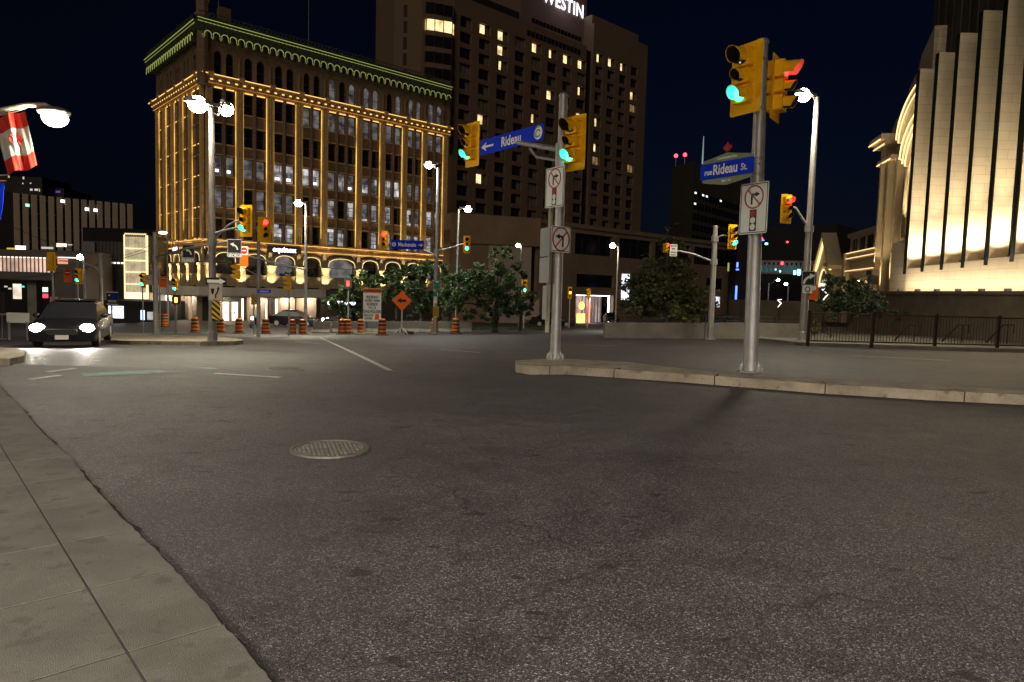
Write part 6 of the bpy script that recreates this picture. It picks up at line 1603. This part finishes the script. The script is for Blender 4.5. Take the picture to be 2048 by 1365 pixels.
# ================================================================= VEHICLES
def car(label,loc,yaw,paint,head=0,tail=0,group='cars on the streets',name='car'):
    t=thing(name,label,'car',loc,R(yaw),group,local=True)
    lo=[(-2.2,.22),(-2.27,.42),(-2.24,.62),(-2.05,.76),(-1.1,.92),(1.55,.98),(2.15,.95),(2.25,.6),(2.2,.25)]
    st=[(-.90,.93),(-.86,.98),(-.6,1),(0,1.01),(.6,1),(.86,.98),(.90,.93)]
    m=MB();vs=[];n=len(lo)
    for x,s in st:vs+=[(x,y*(.965 if abs(x)>.88 else 1)*(1 if abs(x)<.7 else .985),.2+(z-.2)*s) for y,z in lo]
    fs=[tuple(range(n)),tuple(range((len(st)-1)*n,len(st)*n))[::-1]]
    for k in range(len(st)-1):
        for i in range(n):fs.append((k*n+i,k*n+(i+1)%n,(k+1)*n+(i+1)%n,(k+1)*n+i)[::-1])
    m.add(vs,fs);m.build('body',paint,t,True)
    gh=[(-1.15,.90),(-.35,1.40),(.25,1.46),(1.0,1.42),(1.75,.96)]
    m=MB();vs=[];n=len(gh)
    for x,k_ in((-.80,0),(-.62,1),(.62,1),(.80,0)):
        vs+=[(x if z<1 else x*.86,y,z if (k_ or z<1) else z-.05) for y,z in gh]
    fs=[tuple(range(n)),tuple(range(3*n,4*n))[::-1]]
    for k in range(3):
        for i in range(n):fs.append((k*n+i,k*n+(i+1)%n,(k+1)*n+(i+1)%n,(k+1)*n+i)[::-1])
    m.add(vs,fs);m.build('windows',mat('car_glass',(.015,.015,.018),.08),t)
    m=MB();m.prism([(0,0)]*0 or [(-.60,1.455),(.60,1.455),(.52,1.49),(-.52,1.49)],-.3,.95);m.build('roof',paint,t,True)
    for x in(-.80,.80):
        for y in(-1.38,1.36):
            w_=MB();w_.M=Matrix.Translation((x,y,.32))@Matrix.Rotation(R(90),4,'Z');w_.lathe([(.2,-.10),(.32,-.10),(.33,-.05),(.33,.05),(.32,.10),(.2,.10)],n=24,ax='y');wo=w_.build('wheel',RB,t,True)
            w_=MB();w_.M=Matrix.Translation((x,y,.32))@Matrix.Rotation(R(90),4,'Z');w_.lathe([(.05,-.11),(.2,-.105),(.2,.105),(.05,.11)],n=16,ax='y');w_.build('rim',STEEL,wo,True)
    HLm=glow('headlight_lit',(1,.96,.86),120) if head else LENS_OFF
    for x in(-.66,.66):
        m=MB();m.ball((x,-2.17,.63),.17,14,8,1.2,.6,.9);m.build('headlight',HLm,t,True)
        m=MB();m.ball((x,2.2,.72),.14,12,8,1.3,.4,.7);m.build('tail_light',glow('tail_light_lit',(1,.06,.03),6) if tail else SRED,t,True)
    m=MB();m.rrect(.8,.16,.04,-2.31,-2.26,0,.52);m.build('grille',BLK,t)
    m=MB();m.rrect(.36,.13,.02,-2.33,-2.30,0,.36);m.build('number_plate',SWHT,t)
    for x in(-.95,.95):
        m=MB();m.ball((x,-.75,.98),.09,10,6,1.2,.7,.8);m.build('mirror',paint,t,True)
    return t
DK=mat('dark_car_paint',(.012,.012,.015),.25,.3,.1)
c1=at(85,660,21.3);c2=at(170,660,21.3);cxm=(c1.x+c2.x)/2
t=car('dark car with blazing headlights driving toward the camera on the left',(cxm-.9,21.3+1.95,gz(cxm,21.3)),24,DK,1)
for x in(-.66,.66):
    l=lamp('SPOT',(x,-2.4,.66),380,(1,.93,.8),(x,-14,-.1),.08,70,.9,None,'headlight_beam');l.parent=t
for px,Y,yaw,lb,pc in((590,62,88,'dark parked car behind the barrels by the medium street lamp',DK),(700,60,-90,'dark car with its lamps on behind the construction board',DK),(1105,70,90,'dark parked car in front of the mall, left of its entrance',DK),(1222,100,0,'dark car waiting at the right side of the mall entrance',DK)):
    P=at(px,640,Y);car(lb,(P.x,P.y,gz(P.x,P.y)),yaw,pc,1 if px==700 else 0,1 if px==590 else 0)
# motorcycle-like small vehicle with one headlight
P=at(510,640,57);t=thing('motorcycle','motorcycle with one white headlight in front of the pillared shopfront','motorcycle',(P.x,57,gz(P.x,57)),0,None)
b=Vector((P.x,57,gz(P.x,57)))
for dy,nm in((-.7,'wheel'),(.7,'wheel')):
    m=MB(Matrix.Translation(b+Vector((.0,dy,.31)))@Matrix.Rotation(R(90),4,'Z'));m.ring(0,0,.24,.32,-.06,.06,24);m.disc(0,0,.06,-.08,.08,12);m.build(nm,RB,t)
m=MB(Matrix.Translation(b));m.path([(0,-.7,.32),(0,-.5,.8),(0,-.4,.95)],.05,8);m.path([(0,-.45,.8),(0,.0,.75),(0,.6,.72)],[.1,.17,.1],8);m.path([(0,-.2,.5),(0,.3,.45)],.17,8);m.path([(0,.2,.4),(0,.7,.32)],.04,6);m.build('frame',DK,t,True)
m=MB(Matrix.Translation(b));m.path([(-.35,-.3,1.02),(0,-.42,1.0),(.35,-.3,1.02)],.02,6);m.build('handlebar',BLK,t)
m=MB(Matrix.Translation(b));m.slab([(-.13,0),(.13,0),(.1,.75),(-.1,.75)],.80,.88);m.build('seat',BLK,t)
m=MB(Matrix.Translation(b));m.ball((0,-.55,.85),.13,12,8);m.build('headlight',glow('moto_headlight',(.85,.92,1),30),t,True)
# temporary metal fence on the left with white panel
P=at(8,645,32);
fence('metal_barrier','pale temporary metal barrier at the left edge beyond the headlights',[at(-60,640,31),at(12,640,31)],1.25,.18,STEEL,0,.03,post=1.2)
P=at(36,636,34);m=MB();m.rrect(1.1,.5,.03,-.03,.03);o=m.build('barrier_board',SWHT);o.location=(P.x,34,P.z);tag(o,'plain white board standing left of the left headlight','board')
m=MB();m.box(-.5,-.42,-.03,.03,gz(P.x,34)-P.z,-.2);m.box(.42,.5,-.03,.03,gz(P.x,34)-P.z,-.2);build_each(m,'leg',STEEL,o)
# overhead cables on the left
for i,(a,b_,lb) in enumerate((((-20,430,60),(205,512,52),'thin overhead cable sloping down across the finned slab'),((-20,560,60),(305,500,50),'thin overhead cable rising toward the left grey pole'),((200,515,52),(320,478,62),'thin overhead cable running to the short white lamp'))):
    p=at(*a);q=at(*b_);m=MB();m.path([p+(q-p)*k/10+Vector((0,0,-.8*math.sin(math.pi*k/10)*.6)) for k in range(11)],.018,5);tag(m.build('overhead_cable',BLK),lb,'cable',)
# ================================================================= STREET LAMPS BEHIND THE CAMERA (they light the near asphalt)
for x,y,pw,lb in((-9,-17,19500,'street lamp on the near pavement behind the viewpoint, left side'),(8,-18,22500,'street lamp on the near pavement behind the viewpoint, right side')):
    t=street_lamp(lb,Vector((x,y,0)),9.,[Vector((x+(1.4 if x<0 else -1.4),y+1.0,9.0))],power=pw*3.0,col=(1,.9,.78),spot=160)
